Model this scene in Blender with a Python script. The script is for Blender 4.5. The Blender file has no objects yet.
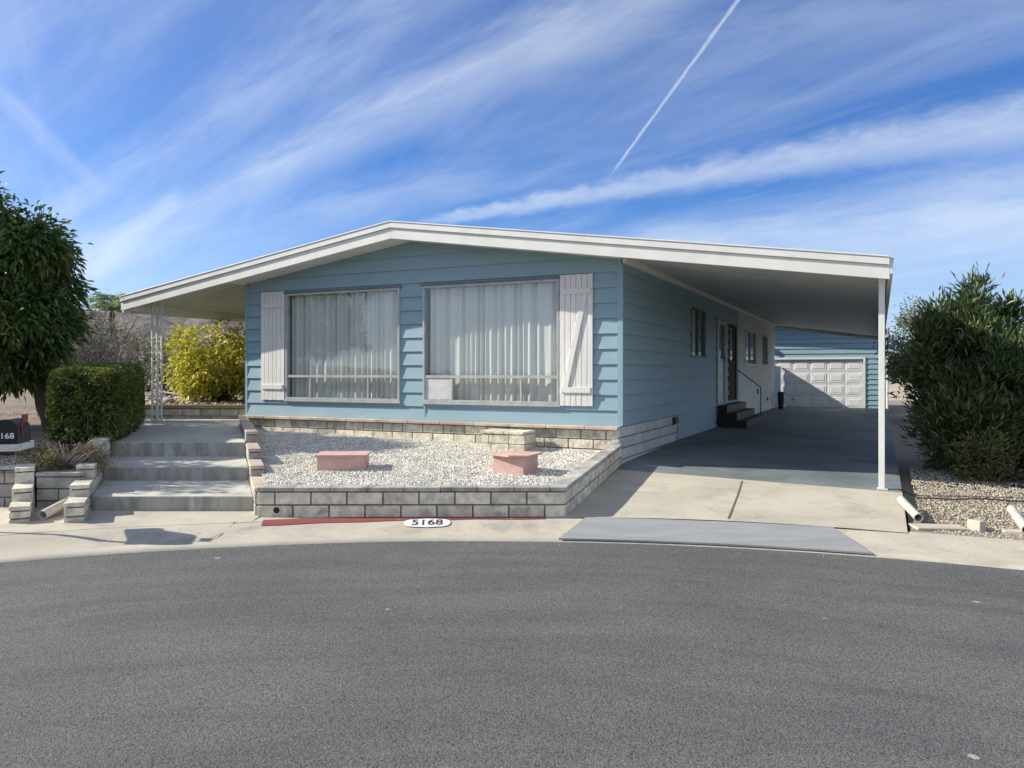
import bpy, math, random
import numpy as np
from mathutils import Vector, Matrix, noise as mn

random.seed(7); RNG = np.random.default_rng(7)
SC = bpy.context.scene; COL = SC.collection
R = math.radians
F_PX = 775.0; HOR = 372.0; CAMZ = 1.65

# ------------------------------------------------------------------ helpers
def W(px, py, Y):
    """a point of the place, Y metres ahead of the kerb-side viewpoint"""
    return Vector(((px-512)/F_PX*Y, Y, CAMZ-(py-HOR)/F_PX*Y))

def lin(c):
    return tuple(((v/255)/12.92 if v/255 <= .04045 else ((v/255+.055)/1.055)**2.4) for v in c)

class MB:
    def __init__(s): s.v = []; s.f = []; s.mi = []
    def add(s, vs, fs, m=0):
        b = len(s.v); s.v.extend([tuple(v) for v in vs]); s.f.extend([tuple(b+i for i in f) for f in fs]); s.mi.extend([m]*len(fs))
    def box(s, x0, x1, y0, y1, z0, z1, m=0):
        s.add([(x0,y0,z0),(x1,y0,z0),(x1,y1,z0),(x0,y1,z0),(x0,y0,z1),(x1,y0,z1),(x1,y1,z1),(x0,y1,z1)],
              [(0,3,2,1),(4,5,6,7),(0,1,5,4),(1,2,6,5),(2,3,7,6),(3,0,4,7)], m)
    def hexa(s, p, m=0):       # 8 points: bottom 4 then top 4
        s.add(p, [(0,3,2,1),(4,5,6,7),(0,1,5,4),(1,2,6,5),(2,3,7,6),(3,0,4,7)], m)
    def quad(s, a, b, c, d, m=0): s.add([a,b,c,d], [(0,1,2,3)], m)
    def prism(s, poly, z0, z1, m=0):   # poly: ccw xy list; z0,z1 numbers or functions
        n = len(poly); f0 = z0 if callable(z0) else (lambda x,y: z0); f1 = z1 if callable(z1) else (lambda x,y: z1)
        vs = [(x,y,f0(x,y)) for x,y in poly]+[(x,y,f1(x,y)) for x,y in poly]
        fs = [tuple(reversed(range(n))), tuple(range(n,2*n))]+[(i,(i+1)%n,n+(i+1)%n,n+i) for i in range(n)]
        s.add(vs, fs, m)
    def tube(s, pts, rad, n=8, cap=True, m=0):
        pts = [Vector(p) for p in pts]
        if not hasattr(rad, '__len__'): rad = [rad]*len(pts)
        rings = []; up = Vector((0.123,0.2,1)).normalized()
        for i, p in enumerate(pts):
            d = (pts[min(i+1,len(pts)-1)]-pts[max(i-1,0)]).normalized()
            a = d.cross(up)
            if a.length < .05: a = d.cross(Vector((1,0,0)))
            a.normalize(); b = d.cross(a)
            rings.append([p+(a*math.cos(2*math.pi*k/n)+b*math.sin(2*math.pi*k/n))*rad[i] for k in range(n)])
        vs = [v for r in rings for v in r]; fs = []
        for i in range(len(pts)-1):
            for k in range(n):
                fs.append((i*n+k, i*n+(k+1)%n, (i+1)*n+(k+1)%n, (i+1)*n+k))
        if cap: fs += [tuple(range(n)), tuple(reversed(range((len(pts)-1)*n, len(pts)*n)))]
        s.add(vs, fs, m)
    def build(s, name, mat, parent=None, origin=None, smooth=False, bevel=0):
        me = bpy.data.meshes.new(name)
        v = s.v
        if origin is not None: v = [(a-origin[0], b-origin[1], c-origin[2]) for a,b,c in v]
        me.from_pydata(v, [], s.f); 
        mats = mat if isinstance(mat, (list,tuple)) else [mat]
        for q in mats: me.materials.append(q)
        if len(mats) > 1: me.polygons.foreach_set('material_index', s.mi)
        if smooth: me.polygons.foreach_set('use_smooth', [True]*len(me.polygons))
        me.update()
        return link(name, me, parent, origin, bevel)

def link(name, me, parent=None, origin=None, bevel=0):
    o = bpy.data.objects.new(name, me); COL.objects.link(o)
    if parent: o.parent = parent
    elif origin is not None: o.location = origin
    if bevel:
        m = o.modifiers.new('bevel','BEVEL'); m.width = bevel; m.segments = 2; m.limit_method = 'ANGLE'; m.angle_limit = R(35)
    return o

def np_mesh(name, V, Fc, mat, parent=None, origin=None, smooth=False):
    V = np.asarray(V, dtype=np.float32).reshape(-1,3).copy(); Fc = np.asarray(Fc, dtype=np.int32)
    if origin is not None: V -= np.array(origin, dtype=np.float32)
    n = Fc.shape[1]; me = bpy.data.meshes.new(name)
    me.vertices.add(len(V)); me.vertices.foreach_set('co', V.ravel())
    me.loops.add(Fc.size); me.loops.foreach_set('vertex_index', Fc.ravel())
    me.polygons.add(len(Fc)); me.polygons.foreach_set('loop_start', np.arange(0, Fc.size, n, dtype=np.int32))
    me.polygons.foreach_set('loop_total', np.full(len(Fc), n, dtype=np.int32))
    if smooth: me.polygons.foreach_set('use_smooth', np.ones(len(Fc), dtype=bool))
    me.materials.append(mat); me.update(calc_edges=True); me.validate()
    return link(name, me, parent, origin)

def empty(name, loc, rz=0):
    o = bpy.data.objects.new(name, None); COL.objects.link(o); o.location = loc; o.rotation_euler = (0,0,rz)
    o.empty_display_size = .2
    return o
def tag(o, label=None, cat=None, group=None, kind=None):
    if label: o['label'] = label
    if cat: o['category'] = cat
    if group: o['group'] = group
    if kind: o['kind'] = kind
    return o

# ------------------------------------------------------------------ materials
def nodes(name):
    m = bpy.data.materials.new(name); m.use_nodes = True; nt = m.node_tree; nt.nodes.clear()
    return m, nt, nt.nodes.new, nt.links.new
def mixc(nt, a, b, fac, blend='MIX'):
    n = nt.nodes.new('ShaderNodeMix'); n.data_type = 'RGBA'; n.blend_type = blend
    for s, v in ((n.inputs[0], fac), (n.inputs[6], a), (n.inputs[7], b)):
        if isinstance(v, bpy.types.NodeSocket): nt.links.new(v, s)
        else: s.default_value = v if not isinstance(v, tuple) else (*v[:3], 1)
    return n.outputs[2]
def mth(nt, op, a, b=None, c=None, clamp=False):
    n = nt.nodes.new('ShaderNodeMath'); n.operation = op; n.use_clamp = clamp
    for i, v in enumerate((a, b, c)):
        if v is None: continue
        if isinstance(v, bpy.types.NodeSocket): nt.links.new(v, n.inputs[i])
        else: n.inputs[i].default_value = v
    return n.outputs[0]
def noise(nt, vec, scale, detail=6, rough=.6, dist=0):
    n = nt.nodes.new('ShaderNodeTexNoise'); n.inputs['Scale'].default_value = scale; n.inputs['Detail'].default_value = detail
    n.inputs['Roughness'].default_value = rough; n.inputs['Distortion'].default_value = dist
    if vec: nt.links.new(vec, n.inputs['Vector'])
    return n.outputs['Fac']
def ramp(nt, fac, lo, hi):
    n = nt.nodes.new('ShaderNodeMapRange'); n.interpolation_type = 'SMOOTHSTEP'
    n.inputs['From Min'].default_value = lo; n.inputs['From Max'].default_value = hi
    nt.links.new(fac, n.inputs['Value']); return n.outputs['Result']
def mapping(nt, vec, scale=(1,1,1), rot=(0,0,0), loc=(0,0,0)):
    n = nt.nodes.new('ShaderNodeMapping'); n.inputs['Scale'].default_value = scale; n.inputs['Rotation'].default_value = rot; n.inputs['Location'].default_value = loc
    nt.links.new(vec, n.inputs['Vector']); return n.outputs[0]

def M(name, c1, c2=None, scale=3, rough=.75, bump=0, bscale=60, island=0, spec=.4, stain=None, stain_scale=1.2, stain_lo=.5, stain_hi=.75, stretch=(1,1,1), speck=None, speck_scale=300, trans=0, metal=0):
    m, nt, N, L = nodes(name)
    out = N('ShaderNodeOutputMaterial'); p = N('ShaderNodeBsdfPrincipled'); L(p.outputs[0], out.inputs[0])
    tc = N('ShaderNodeTexCoord'); v = mapping(nt, tc.outputs['Object'], stretch)
    c2 = c2 or tuple(x*.85 for x in c1)
    col = mixc(nt, c1, c2, ramp(nt, noise(nt, v, scale), .35, .65))
    if stain: col = mixc(nt, col, stain, mth(nt,'MULTIPLY', ramp(nt, noise(nt, v, stain_scale, 8, .65, .4), stain_lo, stain_hi), .8))
    if speck:
        col = mixc(nt, col, speck, ramp(nt, noise(nt, tc.outputs['Object'], speck_scale, 2, .5), .5, .72))
    if island:
        g = N('ShaderNodeNewGeometry'); k = mth(nt,'MULTIPLY_ADD', g.outputs['Random Per Island'], 2*island, 1-island)
        hsv = N('ShaderNodeHueSaturation'); L(col, hsv.inputs['Color']); L(k, hsv.inputs['Value'])
        h = mth(nt,'MULTIPLY_ADD', g.outputs['Random Per Island'], island*.06, .5-island*.03); L(h, hsv.inputs['Hue'])
        col = hsv.outputs[0]
    L(col, p.inputs['Base Color'])
    p.inputs['Roughness'].default_value = rough; p.inputs['Specular IOR Level'].default_value = spec; p.inputs['Metallic'].default_value = metal
    if bump:
        b = N('ShaderNodeBump'); b.inputs['Strength'].default_value = min(1, bump); b.inputs['Distance'].default_value = .01*max(1,bump)
        L(noise(nt, v, bscale, 5), b.inputs['Height']); L(b.outputs[0], p.inputs['Normal'])
    if trans:
        t = N('ShaderNodeBsdfTranslucent'); L(col, t.inputs[0]); mx = N('ShaderNodeMixShader'); mx.inputs[0].default_value = trans
        L(p.outputs[0], mx.inputs[1]); L(t.outputs[0], mx.inputs[2]); L(mx.outputs[0], out.inputs[0])
    return m

# asphalt with coarse aggregate and worn patches
def asphalt():
    m, nt, N, L = nodes('asphalt')
    out = N('ShaderNodeOutputMaterial'); p = N('ShaderNodeBsdfPrincipled'); L(p.outputs[0], out.inputs[0])
    tc = N('ShaderNodeTexCoord'); v = tc.outputs['Object']
    # faint arcs left by the paving machine and tyres follow the turning circle
    vs = N('ShaderNodeVectorMath'); vs.operation = 'LENGTH'; L(v, vs.inputs[0])
    ring = N('ShaderNodeCombineXYZ'); L(vs.outputs['Value'], ring.inputs[0])
    s2 = N('ShaderNodeSeparateXYZ'); L(v, s2.inputs[0]); L(mth(nt,'MULTIPLY',s2.outputs[0],.15), ring.inputs[1])
    arcs = noise(nt, ring.outputs[0], 2.6, 6, .65, .5)
    base = mixc(nt, (.120,.121,.114), (.146,.145,.134), ramp(nt, noise(nt, v, .8, 6), .35, .65))
    base = mixc(nt, base, (.088,.089,.086), mth(nt,'MULTIPLY', ramp(nt, arcs, .42, .64), .5))
    vo = N('ShaderNodeTexVoronoi'); vo.inputs['Scale'].default_value = 120; L(v, vo.inputs['Vector'])
    sp = N('ShaderNodeSeparateColor'); L(vo.outputs['Color'], sp.inputs[0])
    k = mth(nt,'MULTIPLY_ADD', mth(nt,'POWER',sp.outputs[0],2.0), .6, .78)
    hs = N('ShaderNodeHueSaturation'); L(base, hs.inputs['Color']); L(k, hs.inputs['Value'])
    col = mixc(nt, hs.outputs[0], (.02,.02,.02), mth(nt,'MULTIPLY', ramp(nt, vo.outputs['Distance'], .55, .9), .7))
    vo2 = N('ShaderNodeTexVoronoi'); vo2.inputs['Scale'].default_value = 2.2; L(v, vo2.inputs['Vector'])
    spot = mth(nt,'MULTIPLY', mth(nt,'LESS_THAN', mth(nt,'ADD',vo2.outputs['Distance'], mth(nt,'MULTIPLY',noise(nt,v,30,3),.06)), .085), ramp(nt, noise(nt, v, .6, 2), .53, .57))
    col = mixc(nt, col, (.4,.38,.33), mth(nt,'MULTIPLY', spot, .8))
    L(col, p.inputs['Base Color']); p.inputs['Roughness'].default_value = .82; p.inputs['Specular IOR Level'].default_value = .35
    b = N('ShaderNodeBump'); b.inputs['Strength'].default_value = .7; b.inputs['Distance'].default_value = .004
    h = mth(nt,'SUBTRACT', mth(nt,'MULTIPLY', noise(nt, v, 60, 4, .7), .8), vo.outputs['Distance'])
    L(h, b.inputs['Height']); L(b.outputs[0], p.inputs['Normal'])
    return m

def glass(name='window_glass', tint=(.95,.97,.96), boost=1.6):
    m, nt, N, L = nodes(name)
    out = N('ShaderNodeOutputMaterial'); t = N('ShaderNodeBsdfTransparent'); t.inputs[0].default_value = (*tint,1)
    g = N('ShaderNodeBsdfGlossy'); g.inputs['Roughness'].default_value = .02
    ge = N('ShaderNodeNewGeometry'); dt = N('ShaderNodeVectorMath'); dt.operation = 'DOT_PRODUCT'; L(ge.outputs['Incoming'], dt.inputs[0]); L(ge.outputs['Normal'], dt.inputs[1])
    fac = mth(nt,'MULTIPLY_ADD', mth(nt,'POWER', mth(nt,'SUBTRACT',1,mth(nt,'ABSOLUTE',dt.outputs['Value']),clamp=True), 5), .92, .08*boost)   # Schlick, both panes of the sheet
    tc = N('ShaderNodeTexCoord'); b = N('ShaderNodeBump'); b.inputs['Strength'].default_value = .12; b.inputs['Distance'].default_value = .02
    L(noise(nt, tc.outputs['Object'], 1.6, 2), b.inputs['Height']); L(b.outputs[0], g.inputs['Normal'])
    mx = N('ShaderNodeMixShader'); L(fac, mx.inputs[0]); L(t.outputs[0], mx.inputs[1]); L(g.outputs[0], mx.inputs[2])
    L(mx.outputs[0], out.inputs[0]); return m

def curtain_mat():
    m, nt, N, L = nodes('sheer_curtain')
    out = N('ShaderNodeOutputMaterial'); d = N('ShaderNodeBsdfDiffuse'); t = N('ShaderNodeBsdfTranslucent')
    c = (.80,.80,.765,1); d.inputs[0].default_value = c; t.inputs[0].default_value = c
    mx = N('ShaderNodeMixShader'); mx.inputs[0].default_value = .2; L(d.outputs[0], mx.inputs[1]); L(t.outputs[0], mx.inputs[2])
    L(mx.outputs[0], out.inputs[0]); return m

MAT = {}
MAT['asphalt'] = asphalt()
MAT['siding'] = M('blue_siding_paint', (.27,.392,.448), (.245,.365,.422), 2.0, .55, .25, 40, spec=.35, stretch=(.6,.6,3), stain=(.26,.37,.43), stain_scale=1.5, stain_lo=.55, stain_hi=.85)
MAT['white'] = M('white_paint', (.76,.75,.70), (.70,.69,.64), 3, .5, .15, 50, stain=(.5,.47,.4), stain_scale=2.5, stain_lo=.6, stain_hi=.9)
MAT['soffit'] = M('soffit_metal', (.57,.59,.56), (.50,.52,.50), 1.2, .5, .1, 20)
MAT['shutter'] = M('shutter_paint', (.76,.74,.70), (.68,.66,.62), 4, .6, .5, 30, stretch=(1,1,.15), stain=(.5,.47,.42), stain_scale=5, stain_lo=.6, stain_hi=.85)
MAT['alu'] = M('window_aluminium', (.46,.46,.45), (.38,.38,.37), 6, .4, spec=.5)
MAT['darkalu'] = M('dark_aluminium', (.16,.16,.16), (.12,.12,.12), 6, .45)
MAT['glass'] = glass()
MAT['curtain'] = curtain_mat()
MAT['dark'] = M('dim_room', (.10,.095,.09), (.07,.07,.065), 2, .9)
MAT['block'] = M('slump_block', (.76,.70,.56), (.54,.49,.38), 9, .9, 1.4, 35, island=.18, stain=(.19,.18,.165), stain_scale=4.5, stain_lo=.50, stain_hi=.8)
MAT['blockgrey'] = M('grey_slump_block', (.48,.455,.40), (.33,.315,.28), 6, .9, 1.0, 40, island=.2, stain=(.13,.13,.125), stain_scale=4, stain_lo=.48, stain_hi=.75)
MAT['blockwhite'] = M('painted_block', (.62,.62,.60), (.52,.52,.51), 6, .85, .8, 45, island=.08)
MAT['mortar'] = M('mortar', (.17,.16,.15), (.12,.115,.11), 10, .95)
MAT['cap'] = M('cap_block', (.56,.49,.38), (.46,.36,.29), 3.5, .9, .8, 50, island=.15, stain=(.42,.27,.21), stain_scale=2, stain_lo=.5, stain_hi=.8)
MAT['concrete'] = M('weathered_concrete', (.56,.505,.395), (.47,.425,.34), 1.3, .9, .45, 90, stain=(.30,.275,.23), stain_scale=1.9, stain_lo=.48, stain_hi=.74, speck=(.3,.28,.25), speck_scale=160)
MAT['concrete_grey'] = M('grey_concrete', (.45,.43,.37), (.34,.33,.29), 2.5, .9, .35, 80, stain=(.15,.15,.14), stain_scale=2.6, stain_lo=.46, stain_hi=.72)
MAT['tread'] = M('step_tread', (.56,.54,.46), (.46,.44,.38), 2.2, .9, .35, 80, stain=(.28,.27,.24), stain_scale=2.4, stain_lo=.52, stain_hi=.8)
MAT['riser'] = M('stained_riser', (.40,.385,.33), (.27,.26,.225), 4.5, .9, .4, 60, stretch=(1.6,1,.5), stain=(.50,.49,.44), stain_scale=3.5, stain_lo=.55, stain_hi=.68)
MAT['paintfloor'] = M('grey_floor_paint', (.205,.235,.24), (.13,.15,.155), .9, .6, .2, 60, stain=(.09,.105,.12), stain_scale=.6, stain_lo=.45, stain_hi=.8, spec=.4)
MAT['ramp'] = M('painted_ramp', (.33,.335,.33), (.28,.285,.28), 3, .7, .3, 80, stain=(.26,.26,.28), stain_scale=2, stretch=(.5,2,1))
MAT['redpaint'] = M('red_kerb_paint', (.27,.05,.05), (.22,.07,.065), 12, .8, .3, 60, stain=(.42,.34,.28), stain_scale=9, stain_lo=.6, stain_hi=.75)
MAT['whitepaint'] = M('number_paint', (.78,.77,.73), (.7,.7,.66), 14, .7)
MAT['black'] = M('black_paint', (.012,.012,.013), (.018,.018,.018), 8, .45, spec=.35)
MAT['numblack'] = M('number_black', (.03,.03,.03), (.05,.05,.05), 30, .8)
MAT['pink'] = M('pink_paint', (.66,.43,.37), (.58,.35,.30), 6, .75, .4, 60, stain=(.46,.31,.25), stain_scale=5)
MAT['stone'] = M('white_gravel', (.84,.79,.70), (.64,.60,.52), 4, .85, island=.3)
MAT['bed'] = M('gravel_bed', (.42,.40,.37), (.26,.25,.23), 40, .95, 1, 60)
MAT['tanstone'] = M('tan_gravel', (.46,.40,.32), (.34,.29,.23), 3, .9, island=.32)
MAT['tanbed'] = M('tan_bed', (.30,.26,.20), (.17,.145,.115), 30, .95, 1, 60, speck=(.42,.37,.3), speck_scale=60)
MAT['soil'] = M('dry_soil', (.24,.19,.13), (.15,.12,.085), 3, .95, 1.2, 14, speck=(.38,.33,.26), speck_scale=35)
MAT['far'] = M('far_ground', (.22,.18,.12), (.14,.13,.08), .05, .95)
MAT['wood'] = M('timber_cap', (.34,.25,.14), (.24,.18,.1), 8, .85, .5, 40, stretch=(.2,4,4))
MAT['darkwood'] = M('dark_timber', (.09,.05,.035), (.06,.035,.03), 8, .85, .5, 40)
MAT['bark'] = M('bark', (.10,.075,.055), (.055,.042,.034), 14, .95, 1.5, 25, stretch=(1,1,.25))
MAT['greybark'] = M('grey_twigs', (.46,.42,.37), (.27,.24,.21), 8, .9, island=.25)
MAT['leaf_dark'] = M('dark_leaf', (.135,.20,.05), (.07,.125,.032), 1.5, .38, island=.5, spec=.5, trans=.35, stain=(.27,.27,.06), stain_scale=1.3, stain_lo=.52, stain_hi=.7)
MAT['leaf_hedge'] = M('hedge_leaf', (.21,.235,.05), (.09,.125,.03), 4, .4, island=.5, spec=.5, trans=.25)
MAT['leaf_oleander'] = M('oleander_leaf', (.12,.165,.06), (.065,.10,.038), 1.2, .4, island=.45, spec=.45, trans=.2)
MAT['leaf_yellow'] = M('yellow_leaf', (.68,.58,.08), (.40,.42,.06), 1.8, .5, island=.3, trans=.35)
MAT['leaf_dry'] = M('dry_leaf', (.40,.28,.17), (.22,.22,.12), 9, .8, island=.45, trans=.2)
MAT['leaf_grey'] = M('greygreen_leaf', (.22,.22,.13), (.13,.15,.08), 2, .7, island=.4, trans=.2)
MAT['leaf_scrub'] = M('scrub_leaf', (.17,.17,.065), (.10,.12,.04), 3, .6, island=.5, trans=.25, stain=(.26,.17,.09), stain_scale=2.5)
MAT['pale_siding'] = M('pale_wall_paint', (.60,.63,.58), (.52,.55,.51), 2, .6, .2, 40)
MAT['leaf_palm'] = M('palm_leaf', (.36,.42,.22), (.26,.32,.15), 2, .6, island=.3, trans=.5)
MAT['core'] = M('inner_shade', (.014,.022,.009), (.02,.028,.012), 8, .95)  # near-black fill, standing for the shade inside the hedge
MAT['pvc'] = M('white_pvc', (.60,.57,.50), (.5,.47,.40), 8, .45, stain=(.4,.36,.3), stain_scale=8, stain_lo=.55, stain_hi=.8)
MAT['doorwhite'] = M('garage_door_paint', (.78,.78,.78), (.74,.74,.74), 3, .5, .1)
MAT['hill'] = M('scrub_hillside', (.13,.105,.11), (.22,.18,.15), .09, .95, stain=(.055,.055,.05), stain_scale=.14, stain_lo=.45, stain_hi=.6)
MAT['roofing'] = M('roll_roofing', (.60,.58,.54), (.50,.48,.45), 2, .8, .4, 60)
MAT['hose'] = M('hose_rubber', (.05,.05,.045), (.035,.035,.03), 10, .6)
MAT['red'] = M('faded_red_metal', (.30,.035,.03), (.2,.03,.03), 8, .5)
MAT['stucco'] = M('tan_stucco', (.50,.42,.32), (.44,.37,.28), 4, .9, .4, 60)
MAT['rock'] = M('pale_rock', (.46,.44,.40), (.33,.31,.28), 6, .9, .6, 20)

# ------------------------------------------------------------------ camera, light, sky
cam = bpy.data.cameras.new('camera'); co = bpy.data.objects.new('camera', cam); COL.objects.link(co)
co.location = (0,0,CAMZ); co.rotation_euler = (R(90),0,0)
cam.sensor_width = 36; cam.lens = 36*F_PX/1024; cam.shift_y = -(384-HOR)/1024; cam.clip_end = 5000; cam.clip_start = .1
SC.camera = co
SUN_EL = 31.5; SUN_AZ = 173.0     # azimuth from +X, counter-clockwise
S = Vector((math.cos(R(SUN_AZ))*math.cos(R(SUN_EL)), math.sin(R(SUN_AZ))*math.cos(R(SUN_EL)), math.sin(R(SUN_EL))))
sl = bpy.data.lights.new('sun','SUN'); sl.energy = 5.0; sl.angle = R(.53); sl.color = (1,.945,.82)
so = bpy.data.objects.new('sun', sl); COL.objects.link(so); so.rotation_euler = (-S).to_track_quat('-Z','Y').to_euler(); so.location = (-20,0,20)

w = bpy.data.worlds.new('World'); SC.world = w; w.use_nodes = True; nt = w.node_tree; nt.nodes.clear(); N = nt.nodes.new; L = nt.links.new
out = N('ShaderNodeOutputWorld'); bg = N('ShaderNodeBackground'); L(bg.outputs[0], out.inputs[0])
sky = N('ShaderNodeTexSky'); sky.sky_type = 'NISHITA'; sky.sun_disc = False; sky.sun_elevation = R(SUN_EL); sky.sun_rotation = R(90-SUN_AZ)
sky.air_density = 1.0; sky.dust_density = .4; sky.ozone_density = 3.0; sky.altitude = 300
tc = N('ShaderNodeTexCoord'); D0 = tc.outputs['Generated']
def vec_dir(px, py): return Vector(((px-512)/F_PX, 1, (HOR-py)/F_PX)).normalized()
def dotv(v, n):
    k = N('ShaderNodeVectorMath'); k.operation = 'DOT_PRODUCT'; L(v, k.inputs[0]); k.inputs[1].default_value = n; return k.outputs['Value']
sx = N('ShaderNodeSeparateXYZ'); L(D0, sx.inputs[0])
zz = mth(nt,'MAXIMUM', mth(nt,'ADD', sx.outputs[2], .06), .04)
cx = mth(nt,'DIVIDE', sx.outputs[0], zz); cy = mth(nt,'DIVIDE', sx.outputs[1], zz)
cv = N('ShaderNodeCombineXYZ'); L(cx, cv.inputs[0]); L(cy, cv.inputs[1])
plane = cv.outputs[0]
def band(p0, p1, width, soft, fine=0., fscale=6, lo=None, hi=None, taper=0, amp=.0, stretch=5, nlo=.3, nhi=.7):
    """cloud band along the great circle through two sky directions; ragged with noise"""
    a = vec_dir(*p0); b = vec_dir(*p1); n = a.cross(b).normalized(); e = (b-a*(a.dot(b))).normalized()
    d = dotv(D0, n); al = mth(nt,'ARCTAN2', dotv(D0, e), dotv(D0, a)); tot = math.acos(max(-1,min(1,a.dot(b))))
    cc = N('ShaderNodeCombineXYZ'); L(mth(nt,'MULTIPLY',al,1.0), cc.inputs[0]); L(mth(nt,'MULTIPLY',d,stretch), cc.inputs[1])
    nz = noise(nt, cc.outputs[0], fscale, 8, .62, .3)
    d2 = mth(nt,'ADD', d, mth(nt,'MULTIPLY', mth(nt,'SUBTRACT', nz, .5), amp))
    wdt = mth(nt,'MAXIMUM', mth(nt,'MULTIPLY_ADD', al, taper/tot, width), .0006)
    r = mth(nt,'DIVIDE', mth(nt,'ABSOLUTE', d2), wdt)
    mk = mth(nt,'SUBTRACT', 1, ramp(nt, r, 1-soft, 1+.3*soft))
    tex = mth(nt,'MULTIPLY_ADD', ramp(nt, nz, nlo, nhi), fine, 1-fine)
    mk = mth(nt,'MULTIPLY', mk, tex)
    if lo is not None: mk = mth(nt,'MULTIPLY', mk, ramp(nt, al, (lo-.08)*tot, (lo+.08)*tot))
    if hi is not None: mk = mth(nt,'MULTIPLY', mk, mth(nt,'SUBTRACT',1,ramp(nt, al, (hi-.12)*tot, (hi+.12)*tot)))
    return mk
def plus(a, b, k=1.0):   # screen
    b = mth(nt,'MULTIPLY', b, k)
    return mth(nt,'SUBTRACT', 1, mth(nt,'MULTIPLY', mth(nt,'SUBTRACT',1,a,clamp=True), mth(nt,'SUBTRACT',1,b,clamp=True)))
pr_ = mapping(nt, plane, (1,1,1), (0,0,R(50)))
pm = mapping(nt, pr_, (.16,.75,1))
wide = ramp(nt, noise(nt, pm, 1.3, 9, .6, .8), .42, .78)
pr2 = mapping(nt, plane, (1,1,1), (0,0,R(58)))
pm2 = mapping(nt, pr2, (.28,1.5,1), (0,0,0), (3,1,0))
fib = ramp(nt, noise(nt, pm2, 2.4, 9, .65, .5), .42, .8)
c = mth(nt,'MULTIPLY', wide, .26); c = plus(c, fib, .16)
c = plus(c, band((100,255),(620,0), .030, 1.0, .45, 7, lo=-.12, hi=1.3, taper=.02, amp=.03, stretch=6, nlo=.35, nhi=.75), .52)
c = plus(c, band((110,258),(185,190), .012, 1.0, .5, 9, lo=-.25, hi=.9, amp=.02), .45)
c = plus(c, band((60,230),(420,-10), .045, 1.0, .6, 6, lo=-.1, hi=1.4, taper=.02, amp=.05), .36)
c = plus(c, band((90,280),(420,190), .045, 1.0, .6, 5, lo=-.2, hi=1.2, taper=-.01, amp=.05), .30)
c = plus(c, band((0,95),(95,185), .011, 1.0, .5, 10, lo=-.2, hi=1.0, amp=.02), .25)
c = plus(c, band((-60,130),(60,40), .13, 1.0, .6, 4, amp=.08), .30)
c = plus(c, band((455,217),(1030,118), .0085, .9, .35, 26, lo=-.05, taper=.024, amp=.022, stretch=2.2, nlo=.25, nhi=.8), .56)
c = plus(c, band((520,70),(1030,0), .05, 1.0, .7, 4, lo=.0, amp=.06), .22)
c = plus(c, band((640,262),(1060,215), .045, 1.0, .5, 4, lo=-.05, taper=.035, amp=.06), .62)
c = plus(c, band((616,168),(741,-4), .0018, .9, .35, 60, lo=.0, taper=.0010, amp=.004, stretch=3, nlo=.2, nhi=.5), .5)
fill_cloud = mth(nt,'SUBTRACT', 1, ramp(nt, sx.outputs[1], -.35, .25))   # unseen cloud sheet added behind the viewpoint for brighter, neutral fill light
c = plus(c, mth(nt,'MULTIPLY', fill_cloud, mth(nt,'MULTIPLY_ADD', wide, .5, .45)), 1.0)
hz = mth(nt,'SUBTRACT', 1, ramp(nt, sx.outputs[2], -.02, .22))
c = plus(c, hz, .50)
c = mth(nt,'MULTIPLY', c, ramp(nt, sx.outputs[2], -.05, .02))
tint = mixc(nt, sky.outputs[0], (.46,.76,1.22), 1.0, 'MULTIPLY')
col = mixc(nt, tint, (8.0,8.5,8.9), mth(nt,'MULTIPLY', c, .78))
L(col, bg.inputs[0]); bg.inputs[1].default_value = .088
SC.view_settings.view_transform = 'Standard'; SC.view_settings.look = 'None'; SC.view_settings.gamma = 1
SC.view_settings.use_curve_mapping = False; SC.view_settings.exposure = .5
SC.cycles.max_bounces = 8; SC.cycles.transparent_max_bounces = 12

# ------------------------------------------------------------------ the house frame: local X along the front (right), Y into the depth
TH = R(-25.4); BX, BY = 1.609, 11.44
FX = Vector((math.cos(TH), math.sin(TH))); DX = Vector((-math.sin(TH), math.cos(TH)))
def HW(r, t): return (BX+r*FX.x+t*DX.x, BY+r*FX.y+t*DX.y)
RIDGE = -3.65; ZR = 4.06; SL = .150; SR = .142
RL, RR = -9.96, 3.56; T0, T1 = -.59, 18.4
def zroof(r): return ZR-(SL*(RIDGE-r) if r < RIDGE else SR*(r-RIDGE))

house = empty('mobile_home', (BX,BY,0), TH)
tag(house, 'light blue single-storey mobile home with white shutters and low gable roof over a carport', 'house')

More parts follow.
